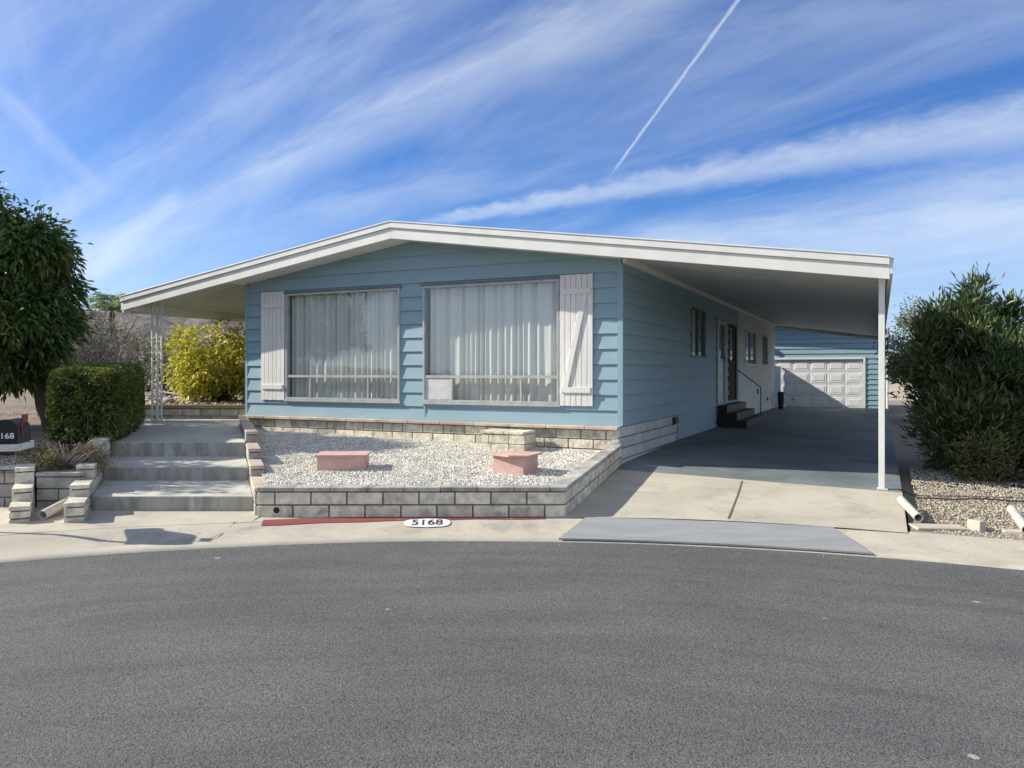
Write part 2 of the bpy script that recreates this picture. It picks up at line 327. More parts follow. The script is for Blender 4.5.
# --- siding
def courses(mb, plane, a0, a1, z0, z1, openings, expo=.2286, clip=None, sign=1):
    """lapped boards; plane(a, out, z) -> xyz"""
    k = 0; z = z0
    while z < z1-1e-4:
        zt = min(z+expo, z1)
        cuts = sorted({z, zt, *[q for o in openings for q in (o[2], o[3]) if z < q < zt]})
        for i in range(len(cuts)-1):
            za, zb = cuts[i], cuts[i+1]; mid = (za+zb)/2
            lo, hi = a0, a1; spans = [(a0,a1)]
            for o in openings:
                if o[2] <= mid <= o[3]:
                    ns = []
                    for (p,q) in spans:
                        if o[1] <= p or o[0] >= q: ns.append((p,q)); continue
                        if o[0] > p: ns.append((p,o[0]))
                        if o[1] < q: ns.append((o[1],q))
                    spans = ns
            for (p,q) in spans:
                pb, qb, pt, qt = p, q, p, q
                if clip:
                    la, ha = clip(za); lb, hb = clip(zb)
                    pb, qb, pt, qt = max(p,la), min(q,ha), max(p,lb), min(q,hb)
                    if qb-pb < .02: continue
                    if qt < pt: pt = qt = (pt+qt)/2
                off = lambda zz: .032-.028*(zz-z)/expo
                A = plane(pb, off(za), za); B = plane(qb, off(za), za); C = plane(qt, off(zb), zb); D = plane(pt, off(zb), zb)
                mb.quad(A,B,C,D)
                if i == 0:
                    mb.quad(plane(pb,.001,za), plane(qb,.001,za), B, A)
        z = zt; k += 1
OPF = [(-6.33,-3.86,1.16,3.07), (-3.40,-.97,1.16,3.07)]
ZW0 = .85
def clipf(z):
    zz = z+.165
    lo = -7.3; hi = 0
    if zz > zroof(-7.3): lo = RIDGE-(ZR-zz)/SL
    if zz > zroof(0): hi = RIDGE+(ZR-zz)/SR
    return lo, hi
mb = MB()
courses(mb, lambda a,o,z: (a,-o,z), -7.3, 0, ZW0, 3.86, OPF, clip=clipf)
for z0 in (ZW0,):                                        # corner boards, vertical butt joint between the windows
    mb.box(-.045,.012,-.030,.0,z0,3.33); mb.box(-7.312,-7.262,-.030,0,z0,3.28)
mb.box(-3.395,-3.36,-.0275,-.002,ZW0,3.07)
# sheathing behind the boards, with the window openings left out
def sheath(mb, plane, a0, a1, z0, z1, ops, d0=-.10, d1=-.004):
    xs = sorted({a0,a1,*[o[0] for o in ops],*[o[1] for o in ops]}); zs = sorted({z0,z1,*[o[2] for o in ops],*[o[3] for o in ops]})
    for i in range(len(xs)-1):
        for j in range(len(zs)-1):
            mx, mz = (xs[i]+xs[i+1])/2, (zs[j]+zs[j+1])/2
            if any(o[0]<mx<o[1] and o[2]<mz<o[3] for o in ops): continue
            P = [plane(xs[i],d1,zs[j]),plane(xs[i+1],d1,zs[j]),plane(xs[i+1],d0,zs[j]),plane(xs[i],d0,zs[j])]
            Q = [plane(xs[i],d1,zs[j+1]),plane(xs[i+1],d1,zs[j+1]),plane(xs[i+1],d0,zs[j+1]),plane(xs[i],d0,zs[j+1])]
            mb.hexa(P+Q)
sheath(mb, lambda a,o,z: (a,-o,z), -7.29, -.012, .10, 3.27, OPF)
mb.add([(-7.25,.05,3.26),(-.05,.05,3.26),(RIDGE,.05,3.80)], [(0,1,2)])
mb.build('front_wall', MAT['siding'], house)

# side wall openings: (t0,t1,z0,z1)
OPS = [(4.60,6.00,1.95,2.98), (7.45,8.40,.92,2.86), (8.85,10.05,.92,2.86), (11.5,13.6,1.85,2.85), (15.1,16.3,1.85,2.85)]
mb = MB()
courses(mb, lambda a,o,z: (o,a,z), .002, 10.3, .85, 3.36, OPS)
courses(mb, lambda a,o,z: (o,a,z), 3.45, 10.3, .38, .8499, [], expo=.157)
sheath(mb, lambda a,o,z: (o,a,z), .012, 18.28, .10, 3.27, OPS)
mb.box(-.002,.038,-.036,.028,.852,3.24)
pw = MB(); courses(pw, lambda a,o,z: (o,a,z), 10.302, 18.3, .38, 3.27, OPS, expo=.206); pw.box(.001,.045,10.24,10.30,.38,3.2); pw.build('side_wall', MAT['pale_siding'], house)
mb.build('side_wall', MAT['siding'], house)
mb = MB()
courses(mb, lambda a,o,z: (-7.3-o,a,z), 0, 18.3, .55, 3.3, [], expo=.2286)
mb.box(-7.29,-7.2,.01,18.2,.1,3.27)
mb.build('side_wall', MAT['siding'], house)
mb = MB(); mb.box(-7.3,0,18.15,18.29,.1,3.35); mb.add([(-7.3,18.2,3.34),(0,18.2,3.34),(RIDGE,18.2,3.86)],[(0,1,2)]); mb.build('rear_wall', MAT['siding'], house)
# rooms behind the windows
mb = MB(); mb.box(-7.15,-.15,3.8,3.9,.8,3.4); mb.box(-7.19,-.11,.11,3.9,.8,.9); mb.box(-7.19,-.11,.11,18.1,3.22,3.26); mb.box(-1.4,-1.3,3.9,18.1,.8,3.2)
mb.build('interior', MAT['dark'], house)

# --- front windows
def sheet_grid(fn, nu, nv):
    V = [fn(i/nu, j/nv) for j in range(nv+1) for i in range(nu+1)]
    Fc = [(j*(nu+1)+i, j*(nu+1)+i+1, (j+1)*(nu+1)+i+1, (j+1)*(nu+1)+i) for j in range(nv) for i in range(nu)]
    return V, Fc
def front_window(x0, x1, z0, z1, seed, screen):
    mb = MB(); fw = .035; a, b = -.05, .03
    mb.box(x0,x1,a,b,z1-fw,z1); mb.box(x0,x1,a,b,z0,z0+fw); mb.box(x0,x0+fw,a,b,z0+fw,z1-fw); mb.box(x1-fw,x1,a,b,z0+fw,z1-fw)
    zr = 1.575; mb.box(x0+fw,x1-fw,a+.008,b,zr-.022,zr+.022)
    f1 = x0+(x1-x0)*.225; f2 = x0+(x1-x0)*.735
    mb.box(f1-.014,f1+.014,a+.012,b,z0+fw,zr-.022); mb.box(f2-.014,f2+.014,a+.012,b,z0+fw,zr-.022)
    fr = mb.build('window', MAT['alu'], house)
    g = MB(); g.quad((x0+fw,-.012,zr+.022),(x1-fw,-.012,zr+.022),(x1-fw,-.012,z1-fw),(x0+fw,-.012,z1-fw)); g.build('pane', MAT['glass'], fr)
    for p,q in ((x0+fw,f1-.014),(f1+.014,f2-.014),(f2+.014,x1-fw)):
        g = MB(); g.quad((p,-.008,z0+fw),(q,-.008,z0+fw),(q,-.008,zr-.022),(p,-.008,zr-.022)); g.build('pane', MAT['glass'], fr)
    if screen:
        s = MB(); s.box(x0+fw+.004,f1-.016,-.028,-.020,z0+fw+.004,zr-.026); o = s.build('insect_screen', MAT['blockwhite'], fr); 
    rg = random.Random(seed); ph = [rg.uniform(0,6.28) for _ in range(4)]
    wd = x1-x0
    def fn(u, v):
        x = x0+.02+u*(wd-.04)
        a1 = math.sin(u*wd*52+3.2*math.sin(u*wd*3+ph[0])+1.8*math.sin(u*wd*7.7+ph[3])+ph[1]); a2 = math.sin(u*wd*19+ph[2]+.6*math.sin(v*2+ph[3]))
        amp = .026+.014*a2
        gather = 1-.0*v
        return (x, .115+amp*a1*gather+.018*a2, z0-.05+v*(z1-z0+.02))
    V, Fc = sheet_grid(fn, 420, 6)
    np_mesh('curtain', V, Fc, MAT['curtain'], fr, smooth=True)
front_window(*OPF[0], 3, False); front_window(*OPF[1], 9, True)
for o in OPF:
    mb = MB(); mb.box(o[0]-.03,o[1]+.03,-.062,-.026,3.071,3.105); mb.build('window_head', MAT['darkalu'], house)
    mb = MB(); mb.box(o[0]-.02,o[1]+.02,-.062,-.026,1.12,1.158)
    mb.build('window_sill', MAT['alu'], house)

# --- shutters
def shutter(x0, x1, flip, lab):
    z0, z1 = 1.135, 3.125; n = 6; g = .006; w = (x1-x0)/n
    mb = MB()
    for i in range(n): mb.box(x0+i*w+g/2, x0+(i+1)*w-g/2, -.058, -.032, z0+.003*(i%2), z1-.004*((i+1)%2))
    mb.box(x0+.005,x1-.005,-.034,-.028,z0+.01,z1-.01)
    s = mb.build('shutter', MAT['shutter'], house, bevel=.003); s['label'] = lab
    b = MB(); b.box(x0+.03,x1-.03,-.082,-.059,z0+.20,z0+.285); b.build('rail', MAT['shutter'], s, bevel=.003)
    b = MB(); b.box(x0+.03,x1-.03,-.082,-.059,z1-.30,z1-.215); b.build('rail', MAT['shutter'], s, bevel=.003)
    xa, xb = (x0+.10, x1-.12) if not flip else (x1-.10, x0+.12)
    b = MB(); hw = .045
    b.hexa([(xa-hw,-.080,z0+.286),(xa+hw,-.080,z0+.286),(xa+hw,-.0595,z0+.286),(xa-hw,-.0595,z0+.286),
            (xb-hw,-.080,z1-.301),(xb+hw,-.080,z1-.301),(xb+hw,-.0595,z1-.301),(xb-hw,-.0595,z1-.301)])
    if not flip: b.build('brace', MAT['shutter'], s, bevel=.003)
shutter(-6.90,-6.345, True, 'white board shutter left of the left window, rails only')
shutter(-.955,-.42, False, 'white board shutter with a diagonal brace, right of the right window')

# --- roof, fascia, soffit
mb = MB()
def slab(mb, ra, rb, ta, tb, za0, za1, zb0, zb1, m=0):
    mb.hexa([(ra,ta,za0),(rb,ta,zb0),(rb,tb,zb0),(ra,tb,za0),(ra,ta,za1),(rb,ta,zb1),(rb,tb,zb1),(ra,tb,za1)], m)
slab(mb, RL,RIDGE,T0+.03,T1, zroof(RL)-.06,zroof(RL), ZR-.06,ZR); slab(mb, RIDGE,RR,T0+.03,T1, ZR-.06,ZR, zroof(RR)-.06,zroof(RR))
roof = mb.build('roof', MAT['roofing'], house)
mb = MB()
def sof(mb, ra, rb):
    za, zb = zroof(ra)-.19, zroof(rb)-.19
    # pan-and-rib metal panels that run across the slope
    t = T0+.04
    while t < T1-.02:
        t2 = min(t+.20, T1-.02)
        slab(mb, ra, rb, t+.012, t2-.012, za, za+.012, zb, zb+.012)
        slab(mb, ra, rb, t2-.012, t2+.012, za+.045, za+.053, zb+.045, zb+.053)
        slab(mb, ra, rb, t2-.014, t2-.012, za+.010, za+.05, zb+.010, zb+.05)
        t = t2
sof(mb, RL+.03, -7.33); mb.build('soffit', MAT['soffit'], house)
mb = MB(); sof(mb, .03, RR-.03); mb.build('soffit', MAT['soffit'], house)
mb = MB()   # front fascia: wide lower board, stepped drip edge above; gable overhang lining
for ra, rb in ((RL,RIDGE),(RIDGE,RR)):
    slab(mb, ra,rb, T0-.022,T0+.022, zroof(ra)-.265,zroof(ra)-.095, zroof(rb)-.265,zroof(rb)-.095)
    slab(mb, ra,rb, T0-.050,T0+.024, zroof(ra)-.092,zroof(ra)-.004, zroof(rb)-.092,zroof(rb)-.004)
    slab(mb, ra,rb, T0-.062,T0+.10, zroof(ra)-.001,zroof(ra)+.018, zroof(rb)-.001,zroof(rb)+.018)
mb.build('fascia', MAT['white'], house, bevel=.004); mb = MB()
for ra, rb in ((-7.33,RIDGE),(RIDGE,.03)):
    slab(mb, ra,rb, T0+.03,-.0, zroof(ra)-.225,zroof(ra)-.20, zroof(rb)-.225,zroof(rb)-.20)
mb.build('gable_soffit', MAT['white'], house)
for ra,rb in ((.05,RR),(RL,-7.35)):
    mb = MB(); slab(mb, ra,rb, T1-.03,T1+.02, zroof(ra)-.30,zroof(ra)-.01, zroof(rb)-.30,zroof(rb)-.01)
    mb.build('fascia', MAT['white'], house, bevel=.004)
mb = MB(); z = zroof(RR); mb.box(RR-.02,RR+.035,T0-.02,T1,z-.20,z-.02); mb.box(RR-.03,RR+.045,T0-.05,T1,z-.018,z+.004); mb.build('gutter', MAT['white'], house, bevel=.004)
mb = MB(); z = zroof(RL); mb.box(RL-.03,RL+.02,T0+.03,T1,z-.30,z-.02); mb.build('gutter', MAT['white'], house, bevel=.004)
mb = MB(); z = zroof(.05)-.19; mb.box(.028,.09,-.02,18.2,z-.09,z-.002); mb.build('wall_trim', MAT['white'], house)
mb = MB(); z = zroof(RL+.3)-.19; mb.box(RL+.18,RL+.26,-.55,18.2,z-.12,z-.005); z = zroof(RR-.1)-.19; mb.box(RR-.12,RR-.05,T0+.05,T1-.05,z-.10,z-.01); mb.build('beam', MAT['white'], house)

# --- driveway height field (house coordinates)
def lerp_list(x, pts):
    if x <= pts[0][0]: return pts[0][1]
    for (a,b),(c_,d) in zip(pts, pts[1:]):
        if x <= c_: return b+(d-b)*(x-a)/(c_-a)
    return pts[-1][1]
def zdrive(r, t):
    zl = lerp_list(t, [(-3.2,.055),(0,.30),(3.5,.38),(12,.38),(20,.33)]); zr = lerp_list(t, [(-2.4,.06),(-.3,.185),(5,.27),(20,.32)])
    k = max(0,min(1,r/3.7)); return zl+(zr-zl)*k

# --- carport posts
for t in (-.30, 6.2, 12.6, 17.9):
    mb = MB(); zb = zdrive(3.47,t); mb.box(3.438,3.508,t-.035,t+.035,zb+.012,zroof(3.47)-.20); p = mb.build('carport_post', MAT['white'], house, bevel=.004)
    mb = MB(); mb.box(3.42,3.54,t-.05,t+.05,zb-.02,zb+.011); mb.build('foot_plate', MAT['white'], p)
# --- ornamental porch posts
def orn_post(r0, t0, zb, zt):
    o = None; mb = MB()
    xs = [r0, r0+.13, r0+.26]
    for x in xs: mb.box(x-.013,x+.013,t0-.013,t0+.013,zb,zt)
    mb.box(r0-.013+.0,r0+.013,t0+.12,t0+.146,zb,zt)
    for z in (zb+.03, zb+.75, zb+1.35, zt-.05):
        mb.box(r0+.013,r0+.247,t0-.010,t0+.010,z,z+.022); mb.box(r0-.009,r0+.009,t0+.014,t0+.12,z,z+.022)
    p = mb.build('porch_post', MAT['white'], house)
    mb = MB()
    z = zb+.12
    while z < zt-.2:      # scroll work between the bars
        for cx0 in (r0+.065, r0+.195):
            pts = []
            for k in range(15):
                a = k/14*math.pi*2; rr = .048*(1-.35*k/14)
                pts.append((cx0+rr*math.cos(a), t0, z+.075+.075*math.sin(a)*(1-.3*k/14)))
            mb.tube(pts, .006, 5)
        z += .19
    mb.build('scroll_work', MAT['white'], p)
orn_post(-9.42,-.34,.66,zroof(-9.42)-.2)
orn_post(-9.42,6.5,.8,zroof(-9.42)-.2)

# --- side door, side windows, steps
mb = MB(); t0,t1,z0,z1 = OPS[1]
mb.box(-.06,.04,t0,t0+.07,z0,z1); mb.box(-.06,.04,t1-.07,t1,z0,z1); mb.box(-.06,.04,t0+.07,t1-.07,z1-.07,z1); mb.box(-.03,.0,t0+.07,t1-.07,z0,z0+.95); mb.box(-.03,.01,t0+.07,t1-.07,z0+.95,z0+1.05)
mb.box(.027,.05,t0-.14,t0-.002,.55,z1+.1)
d = mb.build('screen_door', MAT['alu'], house)
g = MB(); g.quad((-.012,t0+.07,z0+1.05),(-.012,t1-.07,z0+1.05),(-.012,t1-.07,z1-.07),(-.012,t0+.07,z1-.07)); g.build('pane', MAT['glass'], d)
g = MB(); g.box(.012,.05,t1-.14,t1-.11,z0+.98,z0+1.10); g.build('handle', MAT['darkalu'], d)
t0,t1,z0,z1 = OPS[2]
mb = MB(); mb.box(-.05,.03,t0,t0+.06,z0,z1); mb.box(-.05,.03,t1-.06,t1,z0,z1); mb.box(-.05,.03,t0+.06,t1-.06,z1-.06,z1); mb.box(-.035,.0,t0+.06,t0+.38,z0,z1-.06); mb.box(-.035,.0,t1-.38,t1-.06,z0,z1-.06); mb.box(-.035,.0,t0+.38,t1-.38,z0,z0+1.0)
d = mb.build('dark_alcove_panel', MAT['darkwood'], house)  # dark door panel put in for the darkness of an alcove
g = MB(); g.quad((-.012,t0+.38,z0+1.0),(-.012,t1-.38,z0+1.0),(-.012,t1-.38,z1-.06),(-.012,t0+.38,z1-.06)); g.build('pane', MAT['glass'], d)
for q in (0,3,4):
    t0,t1,z0,z1 = OPS[q]; mb = MB(); w_ = .04
    mb.box(-.05,.035,t0,t0+w_,z0,z1); mb.box(-.05,.035,t1-w_,t1,z0,z1); mb.box(-.05,.035,t0+w_,t1-w_,z0,z0+w_); mb.box(-.05,.035,t0+w_,t1-w_,z1-w_,z1); mb.box(-.04,.02,(t0+t1)/2-.015,(t0+t1)/2+.015,z0+w_,z1-w_)
    d = mb.build('window', MAT['alu'] if q else MAT['darkalu'], house)
    for a_,b_ in ((t0+w_,(t0+t1)/2-.015),((t0+t1)/2+.015,t1-w_)):
        g = MB(); g.quad((-.012,a_,z0+w_),(-.012,b_,z0+w_),(-.012,b_,z1-w_),(-.012,a_,z1-w_)); g.build('pane', MAT['glass'], d)
    def fn(u,v,t0=t0,t1=t1,z0=z0,z1=z1): return (-.13+.02*math.sin(u*70), t0+u*(t1-t0)*.45+(t1-t0)*.5, z0+v*(z1-z0))
    V,Fc = sheet_grid(fn, 90, 2); np_mesh('curtain', V, Fc, MAT['curtain'], d, smooth=True)
mb = MB()
for k in range(3):
    mb.box(.04+(2-k)*.22,.04+(3-k)*.22,7.3,10.1, .36, .36+.17*(k+1))
st = mb.build('door_steps', MAT['black'], house)
for t in (10.05,):
    mb = MB(); mb.tube([(.64,t,.5),(.64,t,1.25),(.06,t,1.70)], .014, 6); mb.build('handrail', MAT['black'], st)
mb = MB(); mb.box(.03,.07,3.05,3.33,.70,.82); mb.build('vent', MAT['black'], house)
mb = MB(); mb.tube([(.03,13.9,1.05),(.06,13.9,1.05)],.07,12); mb.build('vent', MAT['black'], house); mb = MB(); mb.tube([(.03,16.2,.75),(.06,16.2,.75)],.06,12); mb.build('vent', MAT['black'], house)

# ------------------------------------------------------------------ block walls
def wall_line(mb, cap, p0, p1, zb, zt_fn, rows, thick, blen=.395, zcap=.045, gap=.017, over=.012, seed=0, inward=1, core=None):
    """courses of blocks between p0 and p1. zb(u), zt(u): bottom and top of the blockwork along u in 0..1"""
    p0 = Vector(p0); p1 = Vector(p1); d = p1-p0; Ln = d.length; d.normalize(); nn = Vector((-d.y,d.x))*inward
    rg = random.Random(seed)
    def z(u, f): a = zb(u); b = zt_fn(u); return a+(b-a)*f
    def hx(target, s0, s1, f0, f1, o0, o1, dz0=0, dz1=0):
        u0, u1 = s0/Ln, s1/Ln; P = []
        for fz, dz in ((f0,dz0),(f1,dz1)):
            for (s_,o_) in ((s0,o0),(s1,o0),(s1,o1),(s0,o1)):
                q = p0+d*s_+nn*o_; P.append((q.x,q.y,z(s_/Ln,fz)+dz))
        if inward < 0: P = [P[3],P[2],P[1],P[0],P[7],P[6],P[5],P[4]]
        target.hexa(P)
    for r in range(rows):
        s_ = 0; first = True
        while s_ < Ln-.02:
            l = blen*(.5 if (first and r % 2) else 1)
            e = min(s_+l, Ln); 
            if Ln-e < .08: e = Ln
            j = rg.uniform(-.003,.003)
            hx(mb, s_+gap/2, e-gap/2, r/rows, (r+1)/rows, 0+j, thick, gap/2, -gap/2); s_ = e; first = False
    if core is not None: hx(core, .014, Ln-.014, 0, 1, .012, thick-.012, -.02, -.004)
    if cap is not None:
        s_ = 0
        while s_ < Ln-.02:
            e = min(s_+blen*1.02, Ln)
            if Ln-e < .08: e = Ln
            u0 = s_/Ln; P = []
            for dz in (.004, .004+zcap):
                for (a,o_) in ((s_+.003,-over),(e-.003,-over),(e-.003,thick+over),(s_+.003,thick+over)):
                    q = p0+d*a+nn*o_; P.append((q.x,q.y,zt_fn(a/Ln)+dz+rg.uniform(-.001,.001)))
            if inward < 0: P = [P[3],P[2],P[1],P[0],P[7],P[6],P[5],P[4]]
            cap.hexa(P); s_ = e

# front skirt of the house (block, with a cream cap ledge)
def zbed(x, y): return .36+(y-8.6)*.042
mb, cp, cr = MB(), MB(), MB()
wall_line(mb, None, (-7.3,-.13), (0.0,-.13), lambda u: .36, lambda u: .795, 3, .12, inward=1, core=cr, seed=2)
b = mb.build('block_skirt', MAT['block'], house, bevel=.005)
cr.build('mortar', MAT['mortar'], b)
cp = MB(); x = -7.32
rg = random.Random(4)
while x < -.01:
    e = min(x+.62,.01); cp.box(x+.003,e-.003,-.20,-.027,.80+rg.uniform(-.002,.002),.848); x = e
cp.build('skirt_cap', MAT['cap'], b, bevel=.008)
mb, cr = MB(), MB()
wall_line(mb, None, (.02,-.13), (.02,3.42), lambda u: .20, lambda u: .845, 4, .12, inward=1, core=cr, seed=3)
b = mb.build('block_skirt', MAT['blockwhite'], house, bevel=.005); cr.build('mortar', MAT['mortar'], b)

# planter walls
PA = Vector((-2.80,8.50)); PB = Vector((.585,8.52)); PC = Vector((1.60,11.28))
pl = empty('planter_wall', (PA.x,PA.y,0)); tag(pl, 'low pale block wall with a cap, around the white gravel planter in front of the house', 'retaining wall')
def rel(o): return (o.location.x, o.location.y, o.location.z)
def shift(mb, org): mb.v = [(a-org[0], b_-org[1], c_-org[2]) for a,b_,c_ in mb.v]; return mb
fw_, cp, cr = MB(), MB(), MB()
wall_line(fw_, cp, PA, PB, lambda u: .045, lambda u: .335, 2, .16, inward=1, core=cr, seed=11)
shift(fw_, pl.location).build('front_blocks', MAT['block'], pl, bevel=.006)
sw, cr2 = MB(), cr
wall_line(sw, cp, PB+Vector((0,.0)), PC, lambda u: .045+.25*u, lambda u: .335+.22*u, 2, .16, inward=1, core=cr, seed=12)
shift(sw, pl.location).build('side_blocks', MAT['block'], pl, bevel=.006)
shift(cp, pl.location).build('cap', MAT['blockgrey'], pl, bevel=.006)
shift(cr, pl.location).build('mortar', MAT['mortar'], pl)
# drain outlet in front wall
mb = MB(); 
def ringpipe(mb, p0, p1, ro, ri, n=20):
    p0 = Vector(p0); p1 = Vector(p1); d = (p1-p0).normalized(); a = d.cross(Vector((0,0,1)))
    if a.length < .05: a = Vector((1,0,0))
    a.normalize(); b = d.cross(a)
    vs = []; 
    for p, r_ in ((p0,ro),(p1,ro),(p1,ri),(p0,ri)):
        vs += [p+(a*math.cos(2*math.pi*k/n)+b*math.sin(2*math.pi*k/n))*r_ for k in range(n)]
    fs = []
    for j in range(4):
        for k in range(n): fs.append((j*n+k, j*n+(k+1)%n, ((j+1)%4)*n+(k+1)%n, ((j+1)%4)*n+k))
    mb.add(vs, fs)
ringpipe(mb, (-2.58,8.485,.135), (-2.58,8.58,.135), .050,.036)
ob = shift(mb, pl.location).build('drain_outlet', MAT['pvc'], pl, smooth=True)
mb = MB(); mb.tube([(-2.58,8.494,.135),(-2.58,8.499,.135)], .037, 20); shift(mb, pl.location).build('drain_outlet', MAT['black'], pl)

# stepped wall between planter and steps
def step_edge(y): return -2.93-(y-8.77)*.381         # right edge of the stairs
def left_edge(y): return -4.76-(y-8.77)*.417         # left edge of the stairs
sg = empty('stepped_wall', (step_edge(8.5)+.1,8.5,0)); tag(sg, 'grey block wall stepping down between the stairs and the white gravel planter', 'retaining wall')
mb, cp, cr = MB(), MB(), MB()
segs = [(8.52,9.5,.05,.37),(9.5,10.2,.2,.50),(10.2,11.1,.3,.64),(11.1,14.3,.4,.80)]
for i,(ya,yb,z0,z1) in enumerate(segs):
    wall_line(mb, cp, (step_edge(ya)+.005,ya), (step_edge(yb)+.005,yb-.01), lambda u,z0=z0: z0, lambda u,z1=z1: z1-.05, max(2,round((z1-z0)/.15)), .16, over=.002, inward=-1, core=cr, seed=30+i)
shift(mb, sg.location).build('blocks', MAT['blockgrey'], sg, bevel=.006); shift(cp, sg.location).build('cap', MAT['cap'], sg, bevel=.006); shift(cr, sg.location).build('mortar', MAT['mortar'], sg)

# left stair wall
sg = empty('stepped_wall', (left_edge(8.4)-.1,8.4,0)); tag(sg, 'pale block wall stepping down along the left edge of the stairs, beside the hedge', 'retaining wall')
mb, cp, cr = MB(), MB(), MB()
segs = [(8.22,8.62,.02,.27),(8.62,9.1,.02,.40),(9.1,9.75,.15,.56),(9.75,10.9,.25,.74)]
for i,(ya,yb,z0,z1) in enumerate(segs):
    wall_line(mb, cp, (left_edge(ya)-.005,ya), (left_edge(yb)-.005,yb-.01), lambda u,z0=z0: z0, lambda u,z1=z1: z1-.05, max(2,round((z1-z0)/.14)), .19, over=.002, inward=1, core=cr, seed=40+i)
wall_line(mb, cp, (left_edge(10.9)-.005,10.9), (left_edge(14.9)-.005,14.9), lambda u: .4, lambda u: .70+.14*u, 2, .17, inward=1, core=cr, seed=50)
shift(mb, sg.location).build('blocks', MAT['block'], sg, bevel=.006); shift(cp, sg.location).build('cap', MAT['block'], sg, bevel=.006); shift(cr, sg.location).build('mortar', MAT['mortar'], sg)

# front bed walls at the left (two steps of block around the dry shrub)
sg = empty('bed_wall', (-5.35,8.9,0)); tag(sg, 'low grey block front of the raised bed under the dry shrub, beside the drain pipe', 'retaining wall')
mb, cp, cr = MB(), MB(), MB()
wall_line(mb, cp, (-5.50,8.95), (-4.98,8.95), lambda u: .02, lambda u: .44, 3, .18, inward=1, core=cr, seed=61, blen=.52)
shift(mb, sg.location).build('blocks', MAT['blockgrey'], sg, bevel=.006); shift(cp, sg.location).build('cap', MAT['blockgrey'], sg, bevel=.006); shift(cr, sg.location).build('mortar', MAT['mortar'], sg)
sg = empty('bed_wall', (-5.4,8.3,0)); tag(sg, 'short stepped block pier left of the drain pipe, near the mailbox', 'retaining wall')
mb, cp, cr = MB(), MB(), MB()
for i,(ya,yb,z1) in enumerate([(8.2,8.55,.23),(8.55,8.93,.37),(8.93,9.4,.55)]):
    wall_line(mb, cp, (-5.10-(ya-8.2)*.55,ya), (-5.10-(yb-8.2)*.55,yb-.01), lambda u: .02, lambda u,z1=z1: z1-.045, 2, .19, over=.002, inward=1, core=cr, seed=70+i)
shift(mb, sg.location).build('blocks', MAT['block'], sg, bevel=.006); shift(cp, sg.location).build('cap', MAT['block'], sg, bevel=.006); shift(cr, sg.location).build('mortar', MAT['mortar'], sg)
sg = empty('bed_wall', (-6.6,9.1,0)); tag(sg, 'grey block wall behind the mailbox post at the left edge', 'retaining wall')
mb, cp, cr = MB(), MB(), MB()
wall_line(mb, cp, (-9.5,9.0), (-5.78,9.08), lambda u: .02, lambda u: .50, 3, .18, inward=1, core=cr, seed=81)
shift(mb, sg.location).build('blocks', MAT['blockgrey'], sg, bevel=.006); shift(cp, sg.location).build('cap', MAT['blockgrey'], sg, bevel=.006); shift(cr, sg.location).build('mortar', MAT['mortar'], sg)

# low wall with timber cap behind the landing
sg = empty('terrace_wall', (-6.0,15.9,0)); tag(sg, 'low grey block wall with a timber cap behind the landing, below the yellow bush', 'retaining wall')
mb, cr = MB(), MB()
wall_line(mb, None, (-7.75,15.95), (-4.35,15.75), lambda u: .6, lambda u: .90, 2, .18, inward=1, core=cr, seed=91)
shift(mb, sg.location).build('blocks', MAT['blockgrey'], sg, bevel=.006); shift(cr, sg.location).build('mortar', MAT['mortar'], sg)
mb = MB(); mb.hexa([(-7.8,15.91,.905),(-4.35,15.71,.905),(-4.35,15.93,.905),(-7.8,16.13,.905),(-7.8,15.91,.975),(-4.35,15.71,.975),(-4.35,15.93,.975),(-7.8,16.13,.975)])
shift(mb, sg.location).build('cap', MAT['wood'], sg, bevel=.006)

# block pier against the skirt
c0 = HW(-1.62,-.52)
pr = empty('block_pier', (c0[0],c0[1],.3), TH); tag(pr, 'small weathered block pier against the house skirt, behind the pink hatch with angled lid', 'pier')
mb = MB(); g = .008
for k in range(3):
    z0_ = .0+k*.14; off = (k%2)*.14
    xs = [-.36,-.24+off*.3,.10,.36]
    for i in range(3): mb.box(xs[i]+g/2,xs[i+1]-g/2,-.14,.28,z0_+g/2,z0_+.14-g/2)
mb.build('blocks', MAT['block'], pr, bevel=.006)
mb = MB(); mb.box(-.38,.02,-.155,.30,.424,.47); mb.box(.026,.34,-.15,.30,.424,.466); mb.build('cap', MAT['block'], pr, bevel=.008)

# ------------------------------------------------------------------ stairs and landing
stp = empty('entry_stairs', (-3.9,8.8,0)); tag(stp, 'three broad grey concrete steps rising to the porch landing', 'stairs')
def zone(mb, ya, yb, zt0, zt1, zb=-.04):
    P = [(left_edge(ya),ya),(step_edge(ya),ya),(step_edge(yb),yb),(left_edge(yb),yb)]
    mb.hexa([(x,y,zb) for x,y in P]+[(P[0][0],P[0][1],zt0),(P[1][0],P[1][1],zt0),(P[2][0],P[2][1],zt1),(P[3][0],P[3][1],zt1)])
for ya,yb,z0_,z1_ in ((8.77,9.93,.245,.262),(9.935,10.99,.432,.455)):
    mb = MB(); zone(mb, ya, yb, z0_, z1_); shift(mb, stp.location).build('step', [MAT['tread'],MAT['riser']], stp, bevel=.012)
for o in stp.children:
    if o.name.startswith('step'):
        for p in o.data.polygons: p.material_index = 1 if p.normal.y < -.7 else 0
mb = MB(); zone(mb, 10.995, 14.4, .655, .69)
P = [(left_edge(14.4),14.403),(step_edge(14.4)+.0,14.403),(-4.3,15.74),(-7.7,15.94)]
mb.prism(P, -.04, lambda x,y: .69); o = shift(mb, stp.location).build('landing', [MAT['tread'],MAT['riser']], stp, bevel=.012)
